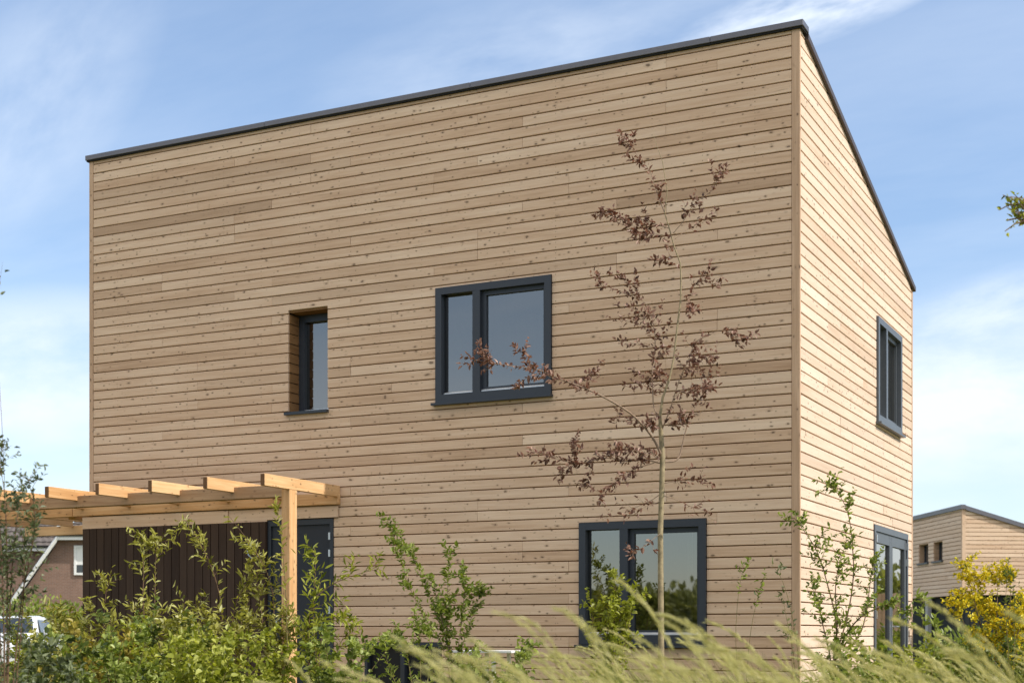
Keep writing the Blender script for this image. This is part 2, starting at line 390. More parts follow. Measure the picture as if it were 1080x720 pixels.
def clad(mb, mp, s0, s1, ztop_fn, zbot, holes, rr, flip=False):
    k = -2
    while True:
        zb = Z0 - k * PITCH; zt = zb + PITCH - GAP
        k += 1
        if zt < zbot: break
        row = rr.gauss(0, .045) - (.26 if rr.random() < .09 else 0)
        # plank runs with joints on the stud lines
        joints = []; s = s0 + rr.choice([1.2, 1.8, 2.4, 3.0, 3.6, 4.2])
        while s < s1 - .5:
            joints.append(s + rr.uniform(-.004, .004)); s += rr.choice([2.4, 3.0, 3.6, 4.2, 4.8])
        ed = [s0] + joints + [s1]
        for a, b in zip(ed, ed[1:]):
            c = tone(rr, row); dj = rr.uniform(-.0015, .0025)
            rects = [(a + (.0018 if a > s0 else 0), b - (.0018 if b < s1 else 0), zb, zt)]
            for h in holes: rects = subtract(rects, h)
            for (ra, rb, r0, r1) in rects:
                # clip by the roof line
                za, zc = ztop_fn(ra), ztop_fn(rb)
                if r0 >= max(za, zc) - .004: continue
                if r1 <= min(za, zc):
                    board(mb, mp, (ra, rb, rb, ra), r0, r1, c, dj)
                elif abs(za - zc) < 1e-6:
                    if za - r0 > .01: board(mb, mp, (ra, rb, rb, ra), r0, za, c, dj)
                else:                       # roof falls towards larger s
                    inv = lambda z: (z - ZTOP) / SLOPE
                    e0, e1 = min(rb, inv(r0)), min(rb, inv(r1))
                    if e1 > ra: board(mb, mp, (ra, e0, e1, ra), r0, r1, c, dj)
                    else:
                        zz = za
                        if zz - r0 > .01: board(mb, mp, (ra, e0, ra + .002, ra), r0, zz, c, dj)

flat_top = lambda s: ZTOP
slope_top = lambda s: ZTOP + SLOPE * s
CB = 0.088
cl = MB()
clad(cl, fr, -LX + .07, -CB - .004, flat_top, 0.02, list(OPEN_F.values()) + [PANEL_F, FASC], random.Random(3))
cl.build('wall_cladding', M['clad_x'], house)
cl = MB()
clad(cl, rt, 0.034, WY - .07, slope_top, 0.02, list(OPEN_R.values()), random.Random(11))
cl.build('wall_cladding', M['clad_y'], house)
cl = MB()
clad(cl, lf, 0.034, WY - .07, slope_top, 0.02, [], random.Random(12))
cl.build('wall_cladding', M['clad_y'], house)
cl = MB()
clad(cl, bk, -LX + .07, -.07, lambda s: ZTOP + SLOPE * WY, 0.02, [], random.Random(13))
cl.build('wall_cladding', M['clad_x'], house)
# corner boards
for (x0, x1, y0, y1, zt) in ((-CB, .004, -.006, .030, ZTOP), (-LX - .004, -LX + .066, -.006, .030, ZTOP),
                             (-.030, .004, WY - .066, WY + .004, ZTOP + SLOPE * WY), (-LX - .004, -LX + .03, WY - .066, WY + .004, ZTOP + SLOPE * WY)):
    b = MB(); b.box(x0, x1, y0, y1, .02, zt - .005, (.16, R_.random(), .3), bev=.003)
    b.build('corner_board', M['board_z'], house)

def holed(mb, mp, s0, s1, zb, top_fn, holes, d):
    ss = sorted(set([s0, s1] + [v for h in holes for v in h[:2] if s0 < v < s1]))
    for a, b in zip(ss, ss[1:]):
        hs = sorted([h for h in holes if h[0] <= a + 1e-6 and h[1] >= b - 1e-6], key=lambda h: h[2])
        z = zb
        for h in hs:
            if h[2] > z: mb.add([mp(a, z, d), mp(b, z, d), mp(b, h[2], d), mp(a, h[2], d)], [(0, 1, 2, 3)])
            z = max(z, h[3])
        mb.add([mp(a, z, d), mp(b, z, d), mp(b, top_fn(b), d), mp(a, top_fn(a), d)], [(0, 1, 2, 3)])
HF, HR = list(OPEN_F.values()), list(OPEN_R.values())
w = MB()
holed(w, fr, -LX + .03, -.03, 0, flat_top, HF, .030); holed(w, rt, .03, WY - .03, 0, slope_top, HR, .030)
holed(w, lf, .03, WY - .03, 0, slope_top, [], .030); holed(w, bk, -LX + .03, -.03, 0, lambda s: ZTOP + SLOPE * WY, [], .030)
w.mi = 1
I0 = .32
holed(w, fr, -LX + I0, -I0, 0, lambda s: slope_top(I0), HF, I0); holed(w, rt, I0, WY - I0, 0, slope_top, HR, I0)
holed(w, lf, I0, WY - I0, 0, slope_top, [], I0); holed(w, bk, -LX + I0, -I0, 0, lambda s: slope_top(WY - I0), [], I0)
for mp, hs in ((fr, HF), (rt, HR)):                       # plastered inner reveals
    for (a, b, z0, z1) in hs:
        d0, d1 = .125 if (a, b) != (OPEN_F['nar'][0], OPEN_F['nar'][1]) else .302, I0
        for q in (((a, z0), (a, z1)), ((b, z0), (b, z1)), ((a, z0), (b, z0)), ((a, z1), (b, z1))):
            w.add([mp(q[0][0], q[0][1], d0), mp(q[1][0], q[1][1], d0), mp(q[1][0], q[1][1], d1), mp(q[0][0], q[0][1], d1)], [(0, 1, 2, 3)])
w.add([(-LX + I0, I0, .01), (-I0, I0, .01), (-I0, WY - I0, .01), (-LX + I0, WY - I0, .01)], [(0, 1, 2, 3)])
w.box(-LX + I0 + .01, -I0 - .01, I0 + .01, WY - I0 - .01, 2.62, 2.90)
w.box(-3.30, -3.18, I0 + .02, WY - I0 - .02, .012, 2.615)        # a room partition on each floor
w.box(-5.50, -5.38, I0 + .02, WY - I0 - .02, 2.905, 5.9)
w.build('wall', [M['void'], M['plaster']], house)
# roof deck and copings
r = MB()
zr0, zr1 = ZTOP - .06, ZTOP - .06 + SLOPE * WY
r.add([(-LX + .02, .02, zr0), (-.02, .02, zr0), (-.02, WY - .02, zr1), (-LX + .02, WY - .02, zr1)], [(0, 1, 2, 3)])
r.build('roof', M['roofing'], house)
c = MB(); xs = [-LX - .045, -7.02, -4.01, -1.0, .05]
for xa, xb in zip(xs, xs[1:]): c.box(xa + .002, xb - .002, -.045 + R_.uniform(-.0015, .0015), .20, ZTOP + .002, ZTOP + .068 + R_.uniform(-.001, .001), bev=.004)
c.mi = 1; c.box(-LX - .03, .033, -.030, .18, ZTOP - .016, ZTOP + .0015)  # black strip painting the drip shadow under the coping
c.build('roof_coping', [M['coping'], M['rubber_shadow']], house)
def slope_bar(mb, x0, x1, y0, y1, zoff0, zoff1):
    vs = []
    for zo in (zoff0, zoff1):
        for y in (y0, y1):
            for x in (x0, x1): vs.append((x, y, ZTOP + SLOPE * y + zo))
    mb.add(vs, [(0, 2, 3, 1), (4, 5, 7, 6), (0, 1, 5, 4), (2, 6, 7, 3), (0, 4, 6, 2), (1, 3, 7, 5)])
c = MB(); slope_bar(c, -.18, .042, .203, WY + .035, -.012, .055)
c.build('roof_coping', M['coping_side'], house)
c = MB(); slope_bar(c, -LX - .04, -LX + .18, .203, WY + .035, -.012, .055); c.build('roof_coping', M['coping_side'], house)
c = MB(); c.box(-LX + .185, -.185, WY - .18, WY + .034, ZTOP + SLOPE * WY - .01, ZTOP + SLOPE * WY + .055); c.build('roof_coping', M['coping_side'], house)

# ---- windows
def window(mp, o, proud, fm, lights, bw=.088, top=.088, bot=.10, depth=.12, sill=True, reflection_strip=None, mull=.095):
    """lights: list of (s0, s1, has_sash) in wall coordinates"""
    s0, s1, z0, z1 = o
    e = .004
    f = MB()
    f.mbox(mp, s0 + e, s0 + bw, z0 + e, z1 - e, -proud, depth); f.mbox(mp, s1 - bw, s1 - e, z0 + e, z1 - e, -proud, depth)
    f.mbox(mp, s0 + bw + .0005, s1 - bw - .0005, z1 - top, z1 - e, -proud + .0006, depth)
    f.mbox(mp, s0 + bw + .0005, s1 - bw - .0005, z0 + e, z0 + bot, -proud + .0006, depth)
    for (a, b, sash), (a2, b2, sh2) in zip(lights, lights[1:]):
        f.mbox(mp, b, a2, z0 + bot + .0005, z1 - top - .0005, -proud + .002, depth)
    wn = f.build('window', fm, house)
    for (a, b, sash) in lights:
        za, zb = z0 + bot + .002, z1 - top - .002
        dg = .062; q = .014
        if sash:
            q = .055
            s = MB()
            s.mbox(mp, a + .002, a + q, za, zb, .030, .095); s.mbox(mp, b - q * .55, b - .002, za, zb, .030, .095)
            s.mbox(mp, a + q + .0005, b - q * .55 - .0005, zb - q, zb, .031, .095); s.mbox(mp, a + q + .0005, b - q * .55 - .0005, za + .012, za + q, .031, .095)
            s.build('sash', fm, wn)
            ga, gb, g0, g1 = a + q, b - q * .55, za + q, zb - q
        else:
            ga, gb, g0, g1 = a + .004, b - .004, za, zb
        p = MB(); p.add([mp(ga, g0, dg), mp(gb, g0, dg), mp(gb, g1, dg), mp(ga, g1, dg)], [(0, 1, 2, 3)])
        p.build('pane', M['glass'] if z1 - z0 > 1 else M['dark_pane'], wn)
        rl = MB()
        d0, d1 = (-.004, .028) if sash else (.010, .055)
        zc = za + (.001 if sash else .004); h = .030
        rl.add([mp(a + .006, zc, d0), mp(b - .006, zc, d0), mp(b - .006, zc + .010, d0), mp(a + .006, zc + .010, d0),
                mp(a + .006, zc + h, d1), mp(b - .006, zc + h, d1), mp(a + .006, zc, d1), mp(b - .006, zc, d1)],
               [(0, 1, 2, 3), (3, 2, 5, 4), (0, 3, 4, 6), (1, 7, 5, 2), (4, 5, 7, 6), (0, 6, 7, 1)])
        rl.build('drip_rail', M['alu'], wn)
    if sill:
        s = MB(); s.mbox(mp, s0 - .035, s1 + .012, z0 - .030, z0 - .001, -proud - .045, .04); s.build('sill', fm, wn)
    if reflection_strip:  # pale strip behind the glass, standing in for a reflected post
        cu = MB(); a, b = reflection_strip; nn = 14
        vs = []
        for i in range(nn + 1):
            s = a + (b - a) * i / nn
            for z in (z0 + .06, z1 - .04): vs.append(mp(s, z, .40 + .018 * math.sin(i * 1.9)))
        cu.add(vs, [(2 * i, 2 * i + 2, 2 * i + 3, 2 * i + 1) for i in range(nn)]); cu.build('reflection_strip', M['reflection_strip'], wn)
    return wn
u = OPEN_F['up']
window(fr, u, .030, M['frame'], [(u[0] + .094, -3.985, False), (-3.885, u[1] - .094, True)])
u = OPEN_F['low']
window(fr, u, .030, M['frame'], [(u[0] + .094, -2.085, False), (-1.985, u[1] - .094, True)], reflection_strip=(-1.42, -1.36), bot=.11)
u = OPEN_F['vent']
window(fr, u, .012, M['frame'], [(u[0] + .05, -5.0, False), (-4.94, u[1] - .05, False)], bw=.045, top=.05, bot=.05)
u = OPEN_R['up']
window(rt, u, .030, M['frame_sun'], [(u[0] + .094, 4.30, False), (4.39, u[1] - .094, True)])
# narrow recessed window lined with boards
s0, s1, z0, z1 = OPEN_F['nar']
f = MB(); bw = .085; d0, d1 = .225, .30
f.mbox(fr, s0 + .012, s0 + .012 + bw, z0 + .004, z1 - .028, d0, d1); f.mbox(fr, s1 - .012 - bw * .6, s1 - .012, z0 + .004, z1 - .028, d0, d1)
f.mbox(fr, s0 + .0125 + bw, s1 - .0125 - bw * .6, z1 - .028 - bw * 1.1, z1 - .028, d0 + .001, d1); f.mbox(fr, s0 + .0125 + bw, s1 - .0125 - bw * .6, z0 + .004, z0 + .035, d0 + .001, d1)
nw = f.build('window', M['frame'], house)
p = MB(); p.add([fr(s0 + .09, z0 + .03, .285), fr(s1 - .055, z0 + .03, .285), fr(s1 - .055, z1 - .115, .285), fr(s0 + .09, z1 - .115, .285)], [(0, 1, 2, 3)]); p.build('pane', M['glass'], nw)
p = MB(); p.mbox(fr, s0 + .105, s1 - .07, z0 + .036, z0 + .058, .222, .255); p.build('drip_rail', M['alu'], nw)
p = MB(); p.mbox(fr, s0 - .035, s1 + .016, z0 - .034, z0 + .002, -.05, .222); p.build('sill', M['frame'], nw)
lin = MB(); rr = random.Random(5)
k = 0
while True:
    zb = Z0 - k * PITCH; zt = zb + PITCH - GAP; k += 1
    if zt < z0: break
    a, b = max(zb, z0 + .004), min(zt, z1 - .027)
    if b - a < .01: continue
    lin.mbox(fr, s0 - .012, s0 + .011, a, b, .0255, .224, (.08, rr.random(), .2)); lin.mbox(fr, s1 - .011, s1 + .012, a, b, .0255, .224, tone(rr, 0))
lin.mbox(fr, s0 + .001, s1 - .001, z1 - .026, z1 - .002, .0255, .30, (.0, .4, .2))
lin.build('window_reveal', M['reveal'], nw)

# ---- entrance door
s0, s1, z0, z1 = OPEN_F['door']; z0 = .02
f = MB(); b_ = .055
f.mbox(fr, s0 + .004, s0 + b_, z0, z1 - .004, -.012, .12); f.mbox(fr, s1 - b_, s1 - .004, z0, z1 - .004, -.012, .12)
f.mbox(fr, s0 + b_ + .0005, s1 - b_ - .0005, z1 - .075, z1 - .004, -.011, .12)
dr = f.build('entrance_door', M['frame'], house)
p = MB(); p.mbox(fr, s0 + b_ + .004, s1 - b_ - .004, z0 + .01, z1 - .080, .012, .07)
for i in range(1, 4):
    pass
p.build('door_leaf', M['door'], dr)
for zc in (2.235, 2.02, 1.30, .35):
    h = MB(); h.mbox(fr, s1 - b_ - .012, s1 - b_ + .016, zc - .045, zc + .045, -.026, .010); h.build('hinge', M['steel'], dr)
h = MB(); h.mbox(fr, s0 + b_ + .045, s0 + b_ + .085, .97, 1.17, .002, .011); h.tube([fr(s0 + b_ + .065, 1.10, .01), fr(s0 + b_ + .065, 1.10, -.045), fr(s0 + b_ + .18, 1.10, -.05)], .010, 8); h.build('handle', M['steel'], dr)

# ---- dark slatted storage front and the fascia board over it
sp_ = MB(); rr = random.Random(21)
sp_.mbox(fr, -10.075, -6.998, .02, 2.445, -.022, .0, (.3, .2, .1))
s = -10.078
while s < -7.04:
    ww = .118
    sp_.mbox(fr, s, min(s + ww, -6.996), .02, 2.446, -.052 - rr.uniform(0, .003), -.0225, (rr.uniform(.2, .8), rr.random(), 0)); s += ww + .012
sp_.build('slatted_panel', M['dark_slat'], house)
sp_ = MB(); sp_.mbox(fr, -10.085, -7.6, 2.450, 2.611, -.050, -.004, (.5, .1, .2)); sp_.mbox(fr, -7.597, -5.905, 2.470, 2.611, -.030, -.004, (.55, .6, .2)); sp_.mbox(fr, -7.597, -6.990, 2.450, 2.4695, -.029, -.004, (.4, .6, .2))
sp_.build('fascia_board', M['clad_x'], house)
cb = MB()
pts = [P(261.5, 572, 18.7), P(260.5, 579, 18.68), P(262, 585, 18.66), P(265, 588, 18.66), P(269, 588.2, 18.66), P(272, 586, 18.7)]
cb.tube([(p.x, min(p.y, -.062), p.z) for p in pts], .009, 6); cb.build('cable', M['cable'], house)

# ---- glazed double door on the sunny side
s0, s1, z0, z1 = OPEN_R['door']; z0 = .02
f = MB(); b_ = .075; sm = (s0 + s1) / 2
f.mbox(rt, s0 + .004, s0 + b_, z0, z1 - .004, -.02, .12); f.mbox(rt, s1 - b_, s1 - .004, z0, z1 - .004, -.02, .12)
f.mbox(rt, s0 + b_ + .0005, s1 - b_ - .0005, z1 - .085, z1 - .004, -.019, .12)
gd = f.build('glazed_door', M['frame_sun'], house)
for (a, b, hs) in ((s0 + b_ + .004, sm - .003, -1), (sm + .003, s1 - b_ - .004, 1)):
    l = MB(); q = .10; zt = z1 - .09
    l.mbox(rt, a, a + q, z0 + .01, zt, .0, .065); l.mbox(rt, b - q, b, z0 + .01, zt, .0, .065)
    l.mbox(rt, a + q + .0005, b - q - .0005, zt - .14, zt, .001, .065); l.mbox(rt, a + q + .0005, b - q - .0005, z0 + .01, z0 + .16, .001, .065)
    lo = l.build('door_leaf', M['frame_sun'], gd)
    p = MB(); p.add([rt(a + q, z0 + .16, .03), rt(b - q, z0 + .16, .03), rt(b - q, zt - .14, .03), rt(a + q, zt - .14, .03)], [(0, 1, 2, 3)]); p.build('pane', M['glass'], gd)
    hx = s0 + b_ if hs < 0 else s1 - b_
    for zc in (2.25, 2.02, 1.25, .3):
        h = MB(); h.mbox(rt, hx - .02, hx + .02, zc - .05, zc + .05, -.034, .0); h.build('hinge', M['steel'], gd)
h = MB(); h.mbox(rt, sm + .03, sm + .07, .98, 1.20, -.010, -.001); h.tube([rt(sm + .05, 1.10, -.005), rt(sm + .05, 1.10, -.06), rt(sm + .19, 1.10, -.065)], .011, 8); h.build('handle', M['steel'], gd)

# ------------------------------------------------------------------ pergola
pg = thing('pergola', 'fresh orange timber pergola with square post and overhanging rafters along the house front', 'pergola', (-5.94, -1.02, 0))
rr = random.Random(9)
def T(): return (rr.uniform(.2, .7), rr.random(), rr.random() * .5)
def T2(): return (rr.uniform(.15, .45), rr.random(), .1)
b = MB(); b.box(-6.0, -5.882, -1.10, -.947, 0, 2.79, T(), bev=.004); b.build('post', M['fresh_z'], pg)
for (x, y) in ((-9.6, -1.02), (-13.0, -1.02)):
    b = MB(); b.box(x - .06, x + .06, y - .075, y + .075, 0, 2.635, T(), bev=.004)
    if x < -12: b.build('post', M['fresh_z'], pg)
b = MB(); b.box(-13.6, -6.0035, -1.085, -.962, 2.640, 2.785, T2(), bev=.003); b.build('beam', M['beam_x'], pg)
b = MB(); b.box(-10.25, -5.875, -.066, -.0065, 2.628, 2.772, T(), bev=.003); b.build('ledger', M['fresh_x'], pg)
b = MB(); b.box(-13.6, -10.255, -.070, .03, 2.628, 2.772, T2(), bev=.003); b.build('ledger', M['fresh_x'], pg)
b = MB(); b.box(-10.42, -10.30, .033, 5.2, 2.60, 2.745, T(), bev=.003); b.build('beam', M['fresh_y'], pg)
b = MB(); b.box(-13.6, -10.25, 2.4, 2.5, 2.60, 2.745, T(), bev=.003); b.build('beam', M['fresh_x'], pg)
x = -5.878; i = 0
while x > -13.6:
    b = MB(); y1 = -.010 if x > -10.2 else 2.38
    zo = .0 if i else .003
    b.box(x - .058, x - .0, -1.60 + rr.uniform(-.006, .006), y1 if x > -10.2 else y1, 2.722 + .0, 2.862, T(), bev=.003)
    b.mi = 1; b.box(x - .055, x - .003, -1.6095, -1.6065, 2.725, 2.859, (.3, rr.random(), .2))
    b.build('rafter', [M['fresh_y'], M['end_grain']], pg)
    x -= .832; i += 1

# ------------------------------------------------------------------ second timber house, on the right
t2 = 43.0
c0 = P(1015, 668, t2); c0.z = -0.35
dl = Vector(((FW[0] + (450 - CX) / FPX * RT[0]), (FW[1] + (450 - CX) / FPX * RT[1]), 0)).normalized()
dr_ = Vector((dl.y, -dl.x, 0))
yaw = math.atan2(dl.y, dl.x) - PI / 2           # local +y runs back along the shaded face, +x along the sunny face
bh = thing('timber_house', 'distant low timber house with a black ground floor and two small dark windows, right edge', 'house', c0, yaw)
def lm(name, mb, mats, parent=bh): return mb.build(name, mats, parent, world_parent=False)
HZ = (668 - 536.5) * t2 / FPX + 1 + .35; DZ = (668 - 627) * t2 / FPX + 1 + .35
bl, br_ = 7.0, 7.0; sl = -.30
wins = [((1002, 977.5 + 9.5),), ]
def s_on_left(px):                               # distance back along the shaded face for an image column
    u = (px - CX) / FPX
    d = Vector((FW[0] + u * RT[0], FW[1] + u * RT[1], 0))
    # solve CAM + k d = c0 + s dl
    bx, by = c0.x - CAM[0], c0.y - CAM[1]
    det = d.x * (-dl.y) + dl.x * d.y
    k = (bx * (-dl.y) + dl.x * by) / det
    return ((CAM[0] + k * d.x - c0.x) * dl.x + (CAM[1] + k * d.y - c0.y) * dl.y), k
w1a, k1 = s_on_left(994); w1b, k2 = s_on_left(984.5); w2a, _ = s_on_left(979); w2b, k3 = s_on_left(969)
zt_ = (668 - 570) * k1 / FPX + 1 + .35; zb_ = (668 - 590.5) * k1 / FPX + 1 + .35
hol = [(w1a, w1b, zb_, zt_), (w2a, w2b, zb_, zt_)]
l2 = lambda s, z, d: (d, s, z)
r2 = lambda s, z, d: (s, d, z)
def clad2(mb, mp, s1, top, holes, rr, p=.125):
    z = DZ
    while z < HZ + .2:
        c = tone(rr, .1)
        cuts = [0.03] + ([rr.uniform(1, s1 - 1)] if s1 > 2 else []) + [s1]
        for a, b in zip(cuts, cuts[1:]):
            rects = [(a + .004, b - .003, z, z + p - .016)]
            for h in holes: rects = subtract(rects, h)
            c = tone(rr, .06)
            for (ra, rb, q0, q1) in rects:
                lim = min(top(ra), top(rb))
                if q0 >= max(top(ra), top(rb)): continue
                if q1 <= lim: board(mb, mp, (ra, rb, rb, ra), q0, q1, c, 0)
                elif top(ra) > top(rb):
                    inv = lambda zz: (zz - HZ) / sl
                    e0, e1 = min(rb, inv(q0)), min(rb, max(ra + .01, inv(q1)))
                    board(mb, mp, (ra, max(e0, ra + .02), e1, ra), q0, q1, c, 0)
                elif HZ - q0 > .02: board(mb, mp, (ra, rb, rb, ra), q0, HZ, c, 0)
        z += p
m_ = MB(); clad2(m_, l2, bl, lambda s: HZ, hol, random.Random(31)); lm('wall_cladding', m_, M['clad_y'])
m_ = MB(); clad2(m_, r2, br_, lambda s: HZ + sl * s, [], random.Random(32)); lm('wall_cladding', m_, M['clad_x'])
m_ = MB(); m_.box(-.004, .10, -.004, .10, DZ, HZ - .01, (.5, .4, .2)); lm('corner_board', m_, M['board_z'])
m_ = MB(); holed(m_, l2, .03, bl, DZ, lambda s: HZ, hol, .03); holed(m_, r2, .03, br_, DZ, lambda s: HZ + sl * s, [], .03)
m_.add([(.03, bl, DZ), (br_, bl, DZ), (br_, bl, HZ + sl * br_), (.03, bl, HZ)], [(0, 1, 2, 3)]); m_.add([(br_, .03, DZ), (br_, bl, DZ), (br_, bl, HZ + sl * br_), (br_, .03, HZ + sl * br_)], [(0, 1, 2, 3)])
m_.add([(.03, .03, HZ - .05), (br_, .03, HZ + sl * br_ - .05), (br_, bl, HZ + sl * br_ - .05), (.03, bl, HZ - .05)], [(0, 1, 2, 3)])
lm('wall', m_, M['void'])
m_ = MB(); m_.box(.14, br_ - .1, .16, bl - .1, 0, DZ - .004)
q = .14
while q < br_ - .2: m_.box(q, q + .13, .13, .1595, .02, DZ - .01); q += .145
lm('base_wall', m_, M['black_timber'])
m_ = MB(); m_.box(-.06, .08, -.06, bl + .05, HZ, HZ + .13); 
vs = [(x, y, HZ + sl * x + zo) for zo in (0, .13) for y in (-.06, .12) for x in (.085, br_ + .05)]
m_.add(vs, [(0, 2, 3, 1), (4, 5, 7, 6), (0, 1, 5, 4), (2, 6, 7, 3), (0, 4, 6, 2), (1, 3, 7, 5)]); lm('roof_coping', m_, M['coping'])
for (a, b, q0, q1) in hol:
    m_ = MB()
    for (aa, bb, y0, y1) in ((a, a + .05, q0, q1), (b - .05, b, q0, q1), (a + .051, b - .051, q1 - .05, q1), (a + .051, b - .051, q0, q0 + .05)):
        m_.mbox(l2, aa + .002, bb - .002, y0 + .001, y1 - .001, .18, .24)
    w_ = lm('window', m_, M['frame'])
    m_ = MB(); m_.mbox(l2, a + .045, b - .045, q0 + .045, q1 - .045, .20, .21); m_.build('pane', M['car_glass'], w_, world_parent=False)
    m_ = MB(); m_.mbox(l2, a - .06, b + .06, q0 - .05, q0 - .002, -.06, .17); m_.build('sill', M['frame'], w_, world_parent=False)
    m_ = MB(); m_.mbox(l2, b - .012, b + .006, q0, q1, .026, .178, (.0, .3, .1)); m_.mbox(l2, a - .006, a + .012, q0, q1, .026, .178, (.0, .3, .1)); m_.mbox(l2, a + .013, b - .013, q1 - .01, q1 + .006, .026, .178, (.4, .6, .1)); m_.build('window_reveal', M['clad_x'], w_, world_parent=False)
sp1, kp = s_on_left(978.5)
m_ = MB(); m_.box(-.04, .08, sp1 - .12, sp1 + .12, 0, DZ - .002); lm('post', m_, M['grey_post'])

# ------------------------------------------------------------------ brick house on the left, far behind
tb_ = 60.0
def brick_house(px_eave, label, t, group=None):
    """gable facing the viewer's right: gable wall in a plane facing -dl, half-hipped top"""
    k = t / FPX
    o = P(64, 668, t); o.z = 0
    h = thing('brick_house', label, 'house', o, A, group)       # local x = picture right, y = away
    def b(name, mb, m, par=h): return mb.build(name, m, par, world_parent=False)
    E = 1.0 + 101 * k        # height of the half-hip eave (y=567)
    xl = -52 * k - 1.0; hw = (E - 2.2) / 1.45
    wd = 5.2                 # half width of the cut gable top
    w = MB()
    w.add([(-hw, 0, 0), (wd + hw, 0, 0), (wd + hw, 0, 2.2), (wd, 0, E), (0, 0, E), (-hw, 0, 2.2)], [(0, 1, 2, 3, 4, 5)])
    w.add([(-hw, 0.01, 0), (-hw, 9, 0), (-hw, 9, 2.2), (-hw, 0.01, 2.2)], [(0, 1, 2, 3)]); b('wall', w, M['brick'])
    r = MB(); ap = 1.9
    def tiles(p00, p10, p11, p01, nu, nv):
        p00, p10, p11, p01 = map(Vector, (p00, p10, p11, p01)); nrm = (p10 - p00).cross(p01 - p00).normalized()
        vs = []; fs = []
        if nrm.z < 0: nrm = -nrm
        for j in range(nv):
            for q, up in ((j / nv, .05), ((j + 1) / nv, .0)):
                for i in range(nu * 2 + 1):
                    s = i / (nu * 2)
                    vs.append(p00.lerp(p10, s).lerp(p01.lerp(p11, s), q) + nrm * (up + (.03 if i % 2 else 0)))
        W_ = nu * 2 + 1
        for j in range(nv * 2 - 1):
            for i in range(W_ - 1): fs.append((j * W_ + i, j * W_ + i + 1, (j + 1) * W_ + i + 1, (j + 1) * W_ + i))
        r.add(vs, fs)
    tiles((-.15, -.25, E + .05), (wd + .15, -.25, E + .05), (wd * .68, 1.6, E + ap), (wd * .32, 1.6, E + ap), 16, 7)       # half hip
    tiles((-hw - .5, -.3, 1.7), (-.05, -.3, E + .05), (wd * .32, 1.6, E + ap), (wd * .32 - 2.0, 9, E + ap), 1, 1)
    tiles((-hw - .45, 9, 1.9), (-hw - .45, -.28, 1.9), (-.08, -.28, E + .03), (wd * .3, 9, E + ap), 26, 18)
    b('roof', r, M['tile'])
    m_ = MB(); m_.tube([(-hw - .5, -.36, 1.62), (-.02, -.36, E)], .08, 4); b('bargeboard', m_, M['white'])
    m_ = MB(); m_.box(-.05, wd, -.40, -.26, E - .10, E + .04); m_.mi = 1; m_.box(-.02, wd, -.46, -.24, E + .045, E + .16); b('fascia_board', m_, [M['white'], M['rubber_shadow']])
    m_ = MB(); x0 = 14.5 * k; x1 = 27 * k + .3; zb, zt = 1 + 62 * k, 1 + 93 * k
    for (a0, a1, c0_, c1_) in ((x0, x0 + .09, zb, zt), (x1 - .09, x1, zb, zt), (x0 + .091, x1 - .091, zt - .09, zt), (x0 + .091, x1 - .091, zb, zb + .09)): m_.box(a0, a1, -.07, -.005, c0_, c1_)
    wn = b('window', m_, M['white'])
    m_ = MB(); m_.box(x0 + .08, x1 - .08, -.035, -.02, zb + .42, zt - .08); b('blind', m_, M['white'], wn)
    m_ = MB(); m_.box(x0 + .08, x1 - .08, -.030, -.008, zb + .08, zb + .41); b('pane', M['car_glass'] and m_, M['car_glass'], wn)
    return h
bh1 = brick_house(64, 'brown brick house with white verge and tiled half hipped roof behind the pergola', tb_, 'brick houses in the background')
bh2 = copy_tree(bh1); bh2.location = P(-42, 668, 68); bh2.location.z = 0; bh2['label'] = 'second tiled brick house farther off at the left picture edge'

